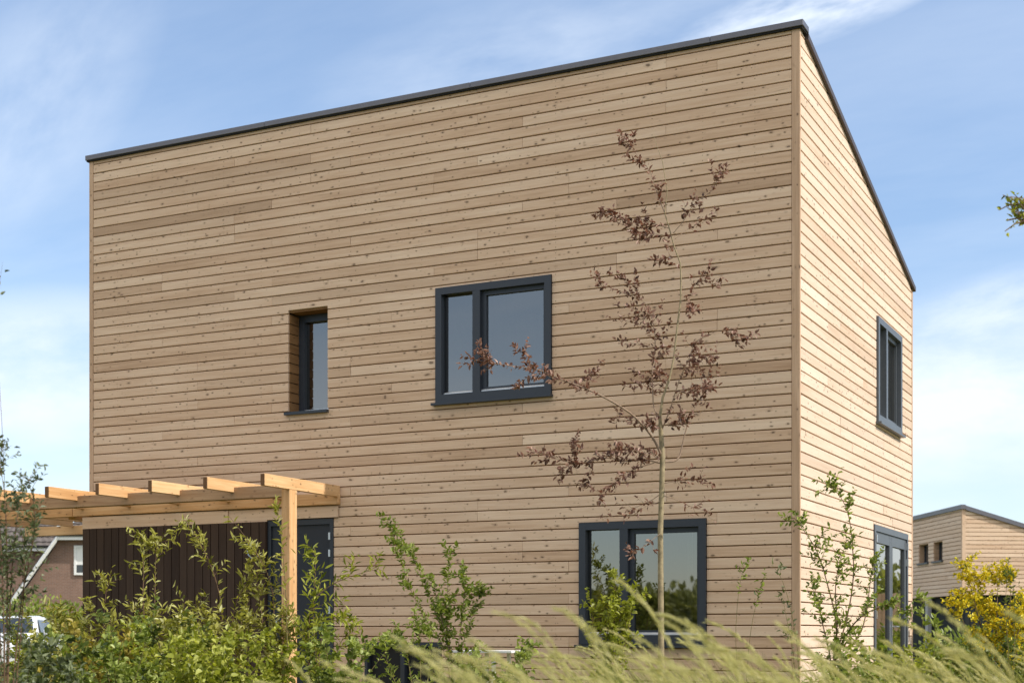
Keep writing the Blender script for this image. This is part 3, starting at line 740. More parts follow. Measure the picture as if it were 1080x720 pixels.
# ------------------------------------------------------------------ white car under the left bay
def make_car(loc, rz):
    t = thing('parked_car', 'white parked car glimpsed through the bushes at the lower left', 'car', loc, rz)
    prof = [(-2.05, .32), (-2.08, .62), (-1.98, .86), (-1.25, .96), (-.45, 1.40), (.55, 1.44), (1.45, 1.32), (1.98, .95), (2.05, .62), (2.02, .32)]
    b = MB(); Wd = [.80, .86, .86, .84, .64, .62, .64, .80, .84, .80]
    vs = []
    for (y, z), w in zip(prof, Wd): vs += [(-w, y, z), (-w * .93, y, z + .015), (w * .93, y, z + .015), (w, y, z)]
    n_ = len(prof); fs = []
    for i in range(n_ - 1):
        for k in range(3): fs.append((i * 4 + k, i * 4 + k + 1, i * 4 + 5 + k, i * 4 + 4 + k))
    # sides: belt strip
    base = len(vs)
    for (y, z), w in zip(prof, Wd): vs += [(-.86, max(-2.0, min(2.0, y)), .30), (.86, max(-2.0, min(2.0, y)), .30)]
    for i in range(n_ - 1):
        fs.append((i * 4, i * 4 + 4, base + i * 2 + 2, base + i * 2)); fs.append((i * 4 + 3, base + i * 2 + 1, base + i * 2 + 3, i * 4 + 7))
    fs.append((0, base, base + 1, 3)); 
    b.add(vs, fs); b.build('body', M['car'], t, smooth=False, world_parent=False)
    w = MB()
    def lerp(i, j, q): return (prof[i][0] * (1 - q) + prof[j][0] * q, prof[i][1] * (1 - q) + prof[j][1] * q)
    a, c = lerp(3, 4, .1), lerp(3, 4, .9)
    w.add([(-.70, a[0], a[1] + .03), (.70, a[0], a[1] + .03), (.55, c[0], c[1] + .03), (-.55, c[0], c[1] + .03)], [(0, 1, 2, 3)]); w.build('windscreen', M['car_glass'], t, world_parent=False)
    w = MB(); a, c = lerp(6, 7, .1), lerp(6, 7, .75)
    w.add([(-.55, a[0], a[1] + .03), (.55, a[0], a[1] + .03), (.66, c[0], c[1] + .03), (-.66, c[0], c[1] + .03)], [(0, 1, 2, 3)]); w.build('rear_window', M['car_glass'], t, world_parent=False)
    for s in (-1, 1):
        w = MB(); w.add([(s * .855, -1.0, .98), (s * .855, 1.55, .98), (s * .665, 1.3, 1.32), (s * .66, -.40, 1.35)], [(0, 1, 2, 3)]); w.build('side_window', M['car_glass'], t, world_parent=False)
        w = MB(); w.box(s * .62 - .16, s * .62 + .16, -2.11, -2.02, .66, .78, bev=.02); w.build('headlight', M['steel'], t, world_parent=False)
        w = MB(); w.box(s * .70 - .12, s * .70 + .12, 2.0, 2.075, .70, .86, bev=.02); w.build('tail_light', M['lamp_red'], t, world_parent=False)
        w = MB(); w.box(s * .97 - .09, s * .97 + .09, -.92, -.80, .98, 1.12, bev=.03); w.build('mirror', M['car'], t, world_parent=False)
        for y in (-1.3, 1.3):
            w = MB(); w.tube([(s * .70, y, .31), (s * .88, y, .31)], .31, 18); wh = w.build('wheel', M['rubber_shadow'], t, world_parent=False)
            w = MB(); w.tube([(s * .86, y, .31), (s * .89, y, .31)], .20, 14); w.build('rim', M['steel'], wh, world_parent=False)
    return t
make_car(G(14, 36.0), .6)

# ------------------------------------------------------------------ plants
def rv(rr, s=1.0): return Vector((rr.gauss(0, s), rr.gauss(0, s), rr.gauss(0, s)))
def resample(pts, step):
    pts = [Vector(p) for p in pts]; out = [pts[0]]
    for a, b in zip(pts, pts[1:]):
        n_ = max(1, int((b - a).length / step))
        for i in range(1, n_ + 1): out.append(a.lerp(b, i / n_))
    return out
def smooth_pts(pts, it=2):
    for _ in range(it):
        q = [pts[0]]
        for a, b in zip(pts, pts[1:]): q += [a.lerp(b, .25), a.lerp(b, .75)]
        pts = q + [pts[-1]]
    return pts
def leaves_along(mb, pts, rr, start, dens, L, W, t0=.5, sd=.2, splay=.9, up=.2, jit=.01):
    """leaves in the upper part of a stem polyline; dens = leaves per metre"""
    tot = sum((b - a).length for a, b in zip(pts, pts[1:])); acc = 0
    for a, b in zip(pts, pts[1:]):
        seg = (b - a).length
        if (acc + seg) / tot >= start:
            d = (b - a).normalized() if seg > 1e-6 else Vector((0, 0, 1))
            n_ = dens * seg; n_ = int(n_) + (1 if rr.random() < n_ % 1 else 0)
            for _ in range(n_):
                p = a.lerp(b, rr.random()) + rv(rr, jit)
                s = d.cross(rv(rr)); s = s.normalized() if s.length > 1e-4 else Vector((1, 0, 0))
                dd = d * rr.uniform(.25, .8) + s * splay + Vector((0, 0, up))
                l = L * rr.uniform(.6, 1.25)
                mb.leaf(p, dd, (rv(rr, .6) + Vector((0, 0, 1))), l, W * l / L * rr.uniform(.8, 1.15), (max(0, min(1, rr.gauss(t0, sd))), 0, 0), rr.uniform(.1, .4), rr.uniform(0, .35))
        acc += seg

def stem_plant(name, label, cat, base, stems, rr, leafm, barkm, L, W, dens=60, start=.25, r0=.012, twigs=6, twl=.35, t0=.5, sd=.2, group=None, up=.2, tw_up=.5, flower=None):
    """stems: list of world polylines; adds random side twigs; stems and foliage are the parts"""
    t = thing(name, label, cat, base, 0, group or {'willow_shrub': 'willow shrubs before the dark panel', 'low_bush': 'low bushes along the front of the plot', 'thin_sapling': 'thin saplings and shoots', 'leafy_sapling': 'leafy saplings before the front wall'}.get(name))
    fo = MB(); fl = MB()
    for st in stems:
        pts = smooth_pts([Vector(p) for p in st], 2); n_ = len(pts)
        b = MB(); b.tube(pts, [r0 * (1 - .82 * i / (n_ - 1)) for i in range(n_)], 6)
        leaves_along(fo, pts, rr, start, dens * .6, L, W, t0, sd, up=up)
        for _ in range(twigs):
            q = start * .7 + (1 - start * .7) * rr.random() ** .8; i = min(n_ - 2, int(q * (n_ - 1)))
            d = (pts[i + 1] - pts[i]).normalized()
            s = d.cross(rv(rr)).normalized()
            l = twl * rr.uniform(.5, 1.2) * (1.15 - .6 * q)
            tp = [pts[i]]
            dd = (d * .6 + s * .9 + Vector((0, 0, tw_up))).normalized()
            for k in range(4):
                dd = (dd + rv(rr, .14) + Vector((0, 0, -.05))).normalized(); tp.append(tp[-1] + dd * l / 4)
            b.tube(tp, [r0 * .32, r0 * .26, r0 * .2, r0 * .15, r0 * .1], 4)
            leaves_along(fo, tp, rr, .1, dens, L, W, t0, sd, up=up)
            if flower: leaves_along(fl, tp, rr, .15, flower[1], flower[2], flower[2] * .9, .5, .25, up=.3, jit=.022)
        b.build('stem', barkm, t)
    fo.build('foliage', leafm, t)
    if flower: fl.build('flowers', flower[0], t)
    return t

def rand_stems(rr, base, n_, h, spread, lean=(0, 0), curve=.3, hv=.25):
    out = []
    for _ in range(n_):
        az = rr.uniform(0, 2 * PI); hh = h * rr.uniform(1 - hv, 1); sp = spread * rr.random() ** .6
        tip = Vector((base.x + math.cos(az) * sp + lean[0] * hh, base.y + math.sin(az) * sp + lean[1] * hh, hh))
        b0 = Vector((base.x + math.cos(az) * sp * .15, base.y + math.sin(az) * sp * .15, 0))
        pts = [b0]
        for q in (.3, .55, .8):
            p = b0.lerp(tip, q); p += Vector((-math.cos(az), -math.sin(az), .3)) * (curve * math.sin(q * PI) * sp * .5) + rv(rr, .02 * h); pts.append(p)
        out.append(pts + [tip])
    return out

# ---- the young purple-leaved tree
TT = 14.2
def tp_(px, py, dz=0.0): return P(px, py, TT + dz)
tree = thing('young_tree', 'slim young tree with sparse purple brown leaves standing before the front wall', 'tree', G(697, TT))
rr = random.Random(77)
trunk = [(698, 781, 0), (697.5, 720, 0), (697, 640, 0), (696.5, 560, .02), (697.8, 520, 0), (698.8, 484, 0), (697.2, 457, .02), (696, 440, 0), (699, 419, 0), (706.5, 398, .02), (711, 376, .03), (713.8, 349, .03), (718, 315, .04), (718.2, 292, .05), (717.5, 277.5, .05), (711, 260, .04), (705, 237.5, .03), (701, 225, .02), (703.7, 202, 0), (698.7, 170, -.03), (695, 160, -.03), (689, 143, -.04)]
rad = [.045, .043, .040, .037, .036, .036, .032, .028, .021, .018, .017, .016, .015, .013, .012, .011, .010, .009, .007, .006, .004, .003]
b = MB(); tpts = [tp_(*p) for p in trunk]; b.tube(tpts, [r_ * (.72 if i < 7 else .56) for i, r_ in enumerate(rad)], 10); b.build('trunk', M['bark_pale'], tree, smooth=True)
BR = [ # points (px, py, depth), start radius, leaf density, leaf start
 ([(701, 225, .02), (692.5, 202.5, .05), (686, 180, .08), (674, 166, .1), (660, 150, .12), (651, 136, .14)], .006, 62, .05),
 ([(698.5, 482, 0), (690, 463, -.05), (678, 448, -.1), (665, 435, -.15), (640, 420, -.25), (617, 409, -.32), (600, 403, -.36), (583, 397, -.4), (568, 389, -.42), (540, 386, -.46), (510, 382, -.5), (487, 375, -.52)], .015, 58, .42),
 ([(583, 397, -.4), (566, 393, -.3), (555, 398, -.25), (546, 406, -.2)], .004, 52, .2),
 ([(560, 389, -.42), (552, 380, -.36), (551, 370, -.33)], .003, 70, .2),
 ([(608, 406, -.34), (616, 398, -.2), (624, 392, -.15)], .004, 60, .2),
 ([(698.7, 489, 0), (680, 484, .1), (660, 487, .2), (638, 481, .28), (615, 489, .36), (590, 485, .42), (575, 479, .46), (560, 476, .5)], .008, 62, .12),
 ([(615, 489, .36), (600, 490, .3), (590, 497, .3)], .003, 95, .1),
 ([(600, 487, .4), (606, 475, .45), (603, 468, .5)], .003, 80, .2),
 ([(698.7, 485, 0), (684, 474, -.08), (668, 471, -.14), (652, 473, -.2)], .006, 90, .1),
 ([(690, 488, .05), (672, 493, 0), (656, 501, -.08), (645, 512, -.14), (632, 527, -.2)], .005, 75, .12),
 ([(626, 485, .3), (621, 498, .35), (619, 515, .4)], .003, 66, .15),
 ([(697.5, 528, 0), (684, 533, -.1), (664, 540, -.2), (640, 545, -.28)], .006, 26, .2),
 ([(697.5, 520, 0), (688, 527, .1), (675, 533, .2), (662, 538, .25)], .005, 16, .3),
 ([(699.5, 487, 0), (712, 486.5, .04), (717, 481, .06), (719, 472, .08), (722, 458, .1), (729, 436, .14), (740, 420, .2), (745, 405, .24), (748, 390, .28), (752, 374, .3)], .013, 26, .55),
 ([(697, 456, .02), (707.5, 430, -.06), (716, 401, -.14), (724, 384, -.2), (729, 372, -.24), (732.5, 357, -.27)], .009, 36, .15),
 ([(729, 365, -.24), (737, 358, -.26), (746, 354, -.3), (757.5, 348, -.34), (768, 349, -.36), (780, 353, -.38), (791, 363, -.4)], .0045, 50, .55),
 ([(722, 390, -.18), (732, 382, -.1), (740, 374, -.05)], .003, 85, .15),
 ([(712, 418, -.1), (722, 410, -.05), (734, 408, 0), (744, 412, .04)], .003, 75, .2),
 ([(697, 444, .01), (689, 430, .06), (688.5, 415, .1), (687.7, 384, .16), (691, 369, .2), (691, 353, .24), (686.7, 330, .3), (680, 317, .34), (661, 311, .4), (645, 303, .44), (632, 302, .48)], .008, 42, .2),
 ([(690, 366, .2), (672, 364, .26), (655, 357, .3)], .003, 38, .1),
 ([(690, 347, .25), (670, 341, .3), (655, 337, .34)], .003, 34, .2),
 ([(688, 333, .3), (674, 328, .24), (662, 322, .2)], .003, 44, .2),
 ([(672, 313, .38), (664, 303, .34), (659, 293, .3)], .003, 75, .1),
 ([(688, 385, .16), (697, 371, .1), (700, 352, .05), (694, 338, 0)], .003, 42, .1),
 ([(688, 400, .12), (676, 404, .2), (668, 412, .25)], .003, 60, .2),
 ([(697, 450, 0), (682, 446, .1), (664, 446, .18), (650, 441, .24)], .004, 36, .2),
 ([(706, 241, .03), (690, 236, .08), (672, 230, .12), (652, 230, .16), (634, 224, .2)], .005, 88, .05),
 ([(690, 236, .08), (668, 240, .1), (646, 233, .12)], .003, 72, .2),
 ([(709, 250, .03), (690, 246, -.04), (667, 248, -.1)], .004, 80, .15),
 ([(710, 246, .04), (722, 232, 0), (728, 220, -.04), (737, 210, -.07), (750, 203, -.1), (757, 190, -.12), (759, 183, -.14)], .0045, 46, .2),
 ([(712, 252, .04), (730, 238, .1), (748, 231, .15), (756, 222, .18)], .004, 26, .3),
 ([(716, 280, .05), (707, 279, 0), (699, 273, -.03)], .003, 80, .3),
 ([(718, 318, .04), (729, 312, .08), (732, 300, .1), (740, 296, .12), (749, 297, .14), (757, 302, .16)], .004, 44, .25),
 ([(718, 310, .04), (728, 318, 0), (729, 324, 0)], .003, 80, .3),
 ([(697, 440, 0), (690, 437, -.1), (684, 448, -.14)], .003, 95, .2),
 ([(698, 449, 0), (708, 448, -.1), (718, 441, -.15)], .003, 90, .3),
 ([(698, 510, 0), (712, 507, -.1), (728, 508, -.2), (744, 504, -.26)], .004, 36, .35),
 ([(698, 522, 0), (715, 527, .1), (735, 537, .2), (748, 538, .25)], .004, 20, .4),
 ([(705, 400, 0), (698, 394, -.1), (690, 396, -.15)], .003, 70, .3),
 ([(697, 562, 0), (684, 572, -.1), (674, 580, -.14), (664, 585, -.18)], .004, 34, .3)]
fo = MB()
for (pts, r0, dens, st) in BR:
    q = smooth_pts([tp_(*p) for p in pts], 2); n_ = len(q)
    b = MB(); b.tube(q, [max(.0016, r0 * .85 * (1 - .85 * i / (n_ - 1))) for i in range(n_)], 6)
    leaves_along(fo, q, rr, st, dens * 1.12, .055, .028, .52, .28, splay=.8, up=.05)
    # short leafy spurs
    for _ in range(int(len(pts) * 1.5)):
        i = int(n_ * rr.uniform(max(st, .15), .98)); i = min(i, n_ - 2)
        d = (q[i + 1] - q[i]).normalized(); s = d.cross(rv(rr)).normalized(); l = rr.uniform(.05, .16)
        tw = [q[i], q[i] + (d * .5 + s) * l * .5, q[i] + (d * .8 + s * 1.0 + Vector((0, 0, .3))) * l]
        b.tube(tw, [.002, .0016, .0011], 4)
        leaves_along(fo, tw, rr, .2, dens * 1.1, .051, .026, .52, .28, splay=.8, up=.05)
    b.build('branch', M['bark_branch'], tree, smooth=True)
fo.build('foliage', M['leaf_purple'], tree)

# ---- shrub at the sunny corner
tc = 13.9
def c_(px, py, d=0): return P(px, py, tc + d)
B0 = G(877, tc); B0v = Vector((B0.x, B0.y, 0))
stem_plant('corner_shrub', 'loose tall shrub with thin arching stems in front of the sunlit house corner', 'shrub', B0, [
  [B0v, c_(878, 700), c_(884, 660), c_(872, 612), c_(862, 580), c_(850, 562), c_(838, 546)],
  [B0v, c_(879, 698), c_(893, 655, .1), c_(901, 610, .15), c_(899, 570, .2), c_(895, 540, .2), c_(886, 522, .2), c_(874, 509, .2)],
  [B0v, c_(880, 695), c_(890, 672, -.1), c_(906, 650, -.2), c_(926, 640, -.3), c_(944, 638, -.35), c_(958, 648, -.4)],
  [B0v, c_(879, 700), c_(884, 660, -.2), c_(880, 620, -.3), c_(886, 590, -.3), c_(893, 572, -.3)],
  [B0v, c_(878, 700), c_(868, 660, .1), c_(862, 630, .2), c_(856, 610, .3)],
  [B0v, c_(880, 700), c_(908, 670, .2), c_(915, 640, .3), c_(918, 610, .4), c_(922, 590, .4)]],
  random.Random(5), M['leaf_green'], M['bark_dark'], .050, .024, dens=85, start=.38, r0=.0105, twigs=14, twl=.30, t0=.5, sd=.25)
b0 = G(842, 13.6)
stem_plant('thin_sapling', 'thin pale stem with few leaves at the foot of the house corner board', 'sapling', b0, [[b0, P(843, 690, 13.6), P(834, 640, 13.6), P(825, 610, 13.6), P(818, 600, 13.6)], [b0, P(838, 690, 13.6), P(829, 650, 13.6), P(826, 632, 13.6)]],
  random.Random(6), M['leaf_grey'], M['stem_green'], .05, .022, dens=26, start=.4, r0=.005, twigs=5, twl=.2)
b0 = G(784, 14.6)
stem_plant('thin_sapling', 'small leafy sprig rising right of the lower front window', 'sapling', b0, [[b0, P(775, 680, 14.6), P(778, 630, 14.6), P(783, 600, 14.6), P(793, 592, 14.6)], [b0, P(790, 670, 14.6), P(800, 625, 14.6), P(808, 604, 14.6)]],
  random.Random(8), M['leaf_green'], M['stem_green'], .05, .022, dens=70, start=.82, r0=.004, twigs=4, twl=.14)

# ---- bright bush before the lower window
b0 = G(640, 14.1)
stem_plant('lime_bush', 'bright lime green bush in front of the lower front window', 'bush', b0, rand_stems(random.Random(1), b0, 9, 1.50, .26, (.03, 0), .3, .35) + [[b0, P(645, 680, 14.1), P(650, 640, 14.1), P(648, 606, 14.1)]],
  random.Random(2), M['leaf_lime'], M['bark_dark'], .055, .030, dens=95, start=.42, r0=.008, twigs=9, twl=.24, t0=.55)
# ---- sapling in the middle
b0 = G(478, 14.6)
m = lambda px, py, d=0: P(px, py, 14.6 + d)
stem_plant('leafy_sapling', 'green leafy sapling with pale thin stems midway along the front wall', 'sapling', b0, [
  [b0, m(476, 690), m(470, 650), m(473, 610), m(474, 580)], [b0, m(478, 690), m(460, 650, .1), m(448, 612, .2), m(432, 580, .25), m(423, 573, .3)],
  [b0, m(482, 690), m(488, 650, -.1), m(490, 615, -.2), m(487, 605, -.2)], [b0, m(484, 690), m(498, 650, .1), m(505, 630, .1), m(508, 622, .1)], [b0, m(476, 690), m(462, 640, -.1), m(458, 615, -.2)], [b0, m(474, 690), m(440, 640, -.2), m(422, 590, -.3), m(412, 550, -.3)]],
  random.Random(3), M['leaf_green'], M['bark_branch'], .056, .028, dens=95, start=.42, r0=.006, twigs=15, twl=.24, t0=.5)
b0 = G(443, 13.8)
stem_plant('leafy_sapling', 'short leafy shoot standing before the low dark window', 'sapling', b0, [[b0, P(444, 690, 13.8), P(440, 660, 13.8), P(436, 642, 13.8)], [b0, P(430, 690, 13.8), P(425, 672, 13.8), P(418, 668, 13.8)], [b0, P(455, 690, 13.8), P(452, 668, 13.8)], [b0, P(408, 700, 13.8), P(405, 680, 13.8)]],
  random.Random(4), M['leaf_green'], M['stem_green'], .06, .022, dens=100, start=.4, r0=.006, twigs=9, twl=.2, t0=.6)

# ---- willow-like shrubs before the dark panel (each with its own shape)
WS = [
 (112, 14.8, [(108, 640), (118, 600)], [], 1.55, 7, 'low olive willow shrub at the left end of the dark slatted panel', 'leaf_willow'),
 (165, 14.4, [(163, 640), (164, 600), (165, 572)], [[(150, 640), (152, 600), (149, 571)]], 1.62, 8, 'olive willow shrub with feathery upright top before the slatted panel', 'leaf_willow'),
 (232, 14.6, [(236, 645), (225, 600), (210, 570), (195, 548)], [[(245, 640), (262, 612), (266, 600)]], 1.62, 8, 'willow shrub with one long shoot leaning left before the slatted panel', 'leaf_willow'),
 (288, 14.5, [(290, 640), (284, 606), (266, 575), (241, 543)], [[(276, 640), (270, 615), (274, 590)]], 1.55, 6, 'willow shrub with one long leaning shoot just left of the pergola post', 'leaf_willow'),
 (332, 14.2, [(322, 640), (345, 618), (372, 606), (398, 600)], [[(330, 640), (333, 600), (332, 577)], [(338, 660), (352, 650), (366, 650)]], 1.25, 4, 'yellow green shrub with drooping shoots in front of the dark door', 'leaf_lime')]
for (px, t, main, more, h, n_, lab, lm_) in WS:
    rr = random.Random(px); b0 = G(px, t)
    st = [[b0] + [P(x, y, t + rr.uniform(-.1, .1)) for x, y in s] for s in [main] + more] + rand_stems(rr, b0, n_, h * .84, .50 if px < 250 else .26, (-.05 if px < 300 else .12, 0), .3, .3)
    stem_plant('willow_shrub', lab, 'shrub', b0, st, rr, M[lm_], M['bark_dark'], .085, .021, dens=58, start=.30, r0=.007, twigs=10, twl=.32, t0=.55, sd=.30)
b0 = G(306, 14.0)
stem_plant('willow_shrub', 'slender willow shoot climbing past the pergola post', 'shrub', b0, [[b0, P(302, 640, 14), P(300, 600, 14), P(296, 560, 14), P(291, 532, 14)]], random.Random(41), M['leaf_willow'], M['stem_green'], .085, .022, dens=55, start=.5, r0=.006, twigs=5, twl=.14, t0=.6)

# ---- low broad-leaved growth along the front left
LB = [(520, 13.4, .90, 'leaf_green', 'low green weeds hiding the legs of the white table'), (36, 15.5, 1.24, 'leaf_lime', 'loose lime green bush partly hiding the white car'), (14, 10.4, .96, 'leaf_grey', 'grey green twiggy low bush at the left picture edge'), (40, 11.0, .92, 'leaf_deep', 'dark low bush at the lower left corner'), (95, 12.6, 1.02, 'leaf_rust', 'rusty yellow low bush beside the white car'),
      (130, 11.8, 1.04, 'leaf_green', 'green low bush below the left end of the slatted panel'), (178, 12.4, 1.10, 'leaf_lime', 'yellow green low bush in front of the willow shrubs'),
      (215, 11.4, .97, 'leaf_lime', 'fresh lime green low bush below the leaning willow shoot'), (258, 12.2, .98, 'leaf_lime', 'round leaved lime green bush left of the pergola post foot'),
      (352, 12.6, .98, 'leaf_green', 'round leaved green bush right of the pergola post foot'), 
      (70, 14.5, 1.16, 'leaf_willow', 'olive bush in front of the white car'),
      (160, 13.4, 1.22, 'leaf_deep', 'dense dark shrub filling the gap between the willows'), (205, 13.6, 1.24, 'leaf_willow', 'dense olive bush below the slatted panel')]
for (px, t, h, lm_, lab) in LB:
    rr = random.Random(px * 3); b0 = G(px, t)
    stem_plant('low_bush', lab, 'bush', b0, rand_stems(rr, b0, 15, h, .58, (0, 0), .35, .55), rr, M[lm_], M['stem_green'], .056, .036, dens=82, start=.30, r0=.006, twigs=8, twl=.26, t0=.56, sd=.32)

# ---- grey thin bush on the far left, close to the viewer
b0 = G(6, 9.2)
rr = random.Random(90)
q9 = lambda px, py: P(px, py, 9.2 + rr.uniform(-.25, .25))
stem_plant('grey_willow', 'tall thin grey green willow at the left picture edge', 'shrub', b0, [
  [b0, q9(4, 640), q9(0, 560), q9(-2, 500), q9(3, 470)], [b0, q9(10, 640), q9(14, 580), q9(20, 530), q9(25, 500)], [b0, q9(20, 640), q9(34, 580), q9(38, 540), q9(30, 505)],
  [b0, q9(8, 640), q9(7, 560), q9(5, 520), q9(0, 490)], [b0, q9(24, 650), q9(26, 600), q9(24, 565)], [b0, q9(-12, 640), q9(-20, 560), q9(-24, 470)], [b0, q9(0, 660), q9(-4, 610), q9(2, 570)]],
  rr, M['leaf_grey'], M['bark_dark'], .038, .016, dens=75, start=.42, r0=.006, twigs=15, twl=.24, t0=.42, sd=.26)

stem_plant('thin_sapling', 'long bare whip with a few leaves at its tip at the far left edge', 'sapling', G(-3, 9.3), [[G(-3, 9.3), q9(8, 640), q9(6, 540), q9(2, 440), q9(-4, 360), q9(-2, 310), q9(3, 276)]],
  rr, M['leaf_grey'], M['bark_dark'], .036, .018, dens=30, start=.94, r0=.0024, twigs=0)
# ---- right side: green bush, small shoots, yellow broom
for (px, t, h, lm_, lab, n_) in ((952, 13.2, .98, 'leaf_lime', 'rounded pale green bush right of the glazed door', 18), (985, 16.5, .86, 'leaf_green', 'leafy green bush by the grey post of the distant house', 18),
                            (908, 12.4, .90, 'leaf_green', 'small green bush below the glazed door', 14), (1062, 19, .9, 'leaf_deep', 'dark bush under the yellow broom', 16), (1010, 27, .9, 'leaf_deep', 'dark hedge shrub before the black ground floor', 22)):
    rr = random.Random(px); b0 = G(px, t)
    stem_plant('low_bush', lab, 'bush', b0, rand_stems(rr, b0, n_, h, .55, (0, 0), .35, .45), rr, M[lm_], M['stem_green'], .062, .036, dens=70, start=.35, r0=.006, twigs=7, twl=.24, t0=.5, sd=.25)
b0 = G(978, 13.6)
stem_plant('thin_sapling', 'slim shoot with pointed leaves in front of the distant house corner', 'sapling', b0, [[b0, P(976, 690, 13.6), P(972, 650, 13.6), P(974, 632, 13.6)], [b0, P(984, 690, 13.6), P(990, 665, 13.6), P(984, 657, 13.6)]], random.Random(61), M['leaf_green'], M['stem_green'], .075, .025, dens=70, start=.6, r0=.005, twigs=5, twl=.18, t0=.62)
b0 = G(1048, 21.0)
rr = random.Random(62); q2 = lambda px, py: P(px, py, 21 + rr.uniform(-.3, .3))
stem_plant('yellow_broom', 'broom shrub covered in yellow flowers in front of the distant house', 'shrub', b0, [
  [b0, q2(1040, 680), q2(1028, 635), q2(1022, 612), q2(1018, 593)], [b0, q2(1045, 670), q2(1036, 630), q2(1032, 608)], [b0, q2(1050, 680), q2(1052, 640), q2(1052, 618), q2(1055, 605)], [b0, q2(1060, 680), q2(1066, 640), q2(1066, 615), q2(1062, 602)],
  [b0, q2(1030, 690), q2(1018, 660), q2(1010, 640), q2(1008, 632)], [b0, q2(1070, 680), q2(1078, 650), q2(1085, 630)], [b0, q2(1060, 690), q2(1074, 660), q2(1078, 640)], [b0, q2(1040, 690), q2(1040, 660), q2(1044, 642)], [b0, q2(1050, 690), q2(1062, 665), q2(1064, 650)], [b0, q2(1070, 690), q2(1090, 660), q2(1100, 640)]],
  rr, M['leaf_lime'], M['bark_dark'], .06, .016, dens=48, start=.36, r0=.010, twigs=17, twl=.42, t0=.4, flower=(M['flower'], 95, .045))
b0 = G(1066, 17.5)
stem_plant('thin_sapling', 'thin green shoot rising through the yellow broom', 'sapling', b0, [[b0, P(1064, 690, 17.5), P(1060, 640, 17.5), P(1062, 610, 17.5), P(1064, 588, 17.5)], [b0, P(1070, 690, 17.5), P(1070, 640, 17.5), P(1068, 606, 17.5)]], random.Random(63), M['leaf_deep'], M['stem_green'], .06, .02, dens=50, start=.55, r0=.005, twigs=6, twl=.2)

# ---- tree just outside the right edge whose twig reaches in
def crown_tree(name, label, base, h, cr, rr, leafm, n_leaf, L, W, trunk_r=.12, tag_kind=None, extra=None):
    t = thing(name, label, 'tree', base)
    b = MB(); top = Vector((base.x + rr.uniform(-.2, .2), base.y, h * .92)); tp = [Vector((base.x, base.y, 0)), Vector((base.x + .03, base.y, h * .35)), Vector((base.x - .05, base.y, h * .65)), top]
    b.tube(smooth_pts(tp, 1), [trunk_r * (1 - .85 * i / 7) for i in range(len(smooth_pts(tp, 1)))], 8)
    fo = MB()
    limbs = []
    for i in range(26):
        q = rr.uniform(.3, .95); p0 = tp[1].lerp(top, (q - .3) / .7); az = rr.uniform(0, 2 * PI); l = cr * rr.uniform(.5, 1.1) * (1.15 - .5 * q)
        d = Vector((math.cos(az), math.sin(az), rr.uniform(.2, .7)))
        pts = [p0, p0 + d * l * .5 + rv(rr, .05), p0 + d * l + Vector((0, 0, -.05 * l)) + rv(rr, .08)]
        limbs.append(pts)
    if extra: limbs += extra
    for pts in limbs:
        pts = smooth_pts([Vector(p) for p in pts], 2); b.tube(pts, [trunk_r * .25 * (1 - .8 * i / (len(pts) - 1)) for i in range(len(pts))], 5)
        leaves_along(fo, pts, rr, .25, n_leaf * .35, L, W, .5, .25)
        for _ in range(7):
            i = int(len(pts) * rr.uniform(.3, .98)); i = min(i, len(pts) - 2); l = cr * rr.uniform(.15, .35)
            dd = ((pts[i + 1] - pts[i]).normalized() + rv(rr, .6)).normalized(); tw = [pts[i], pts[i] + dd * l * .5, pts[i] + dd * l + Vector((0, 0, -.03))]
            b.tube(tw, [.006, .005, .003], 4); leaves_along(fo, tw, rr, .1, n_leaf, L, W, .5, .25)
    b.build('trunk', M['bark_branch'], t); fo.build('crown', leafm, t); return t
te = 9.5
eb = G(1205, te)
crown_tree('roadside_tree', 'small tree just outside the right edge whose leafy twig reaches into the sky', eb, 4.6, .55, random.Random(70), M['leaf_lime'], 46, .036, .022, .06,
  extra=[[Vector((eb.x, eb.y, 3.0)), P(1150, 260, te), P(1112, 244, te), P(1090, 230, te), P(1077, 218, te), P(1071, 211, te)], [P(1106, 242, te), P(1092, 230, te), P(1086, 218, te), P(1082, 214, te)], [P(1102, 240, te), P(1088, 236, te), P(1080, 232, te)]])

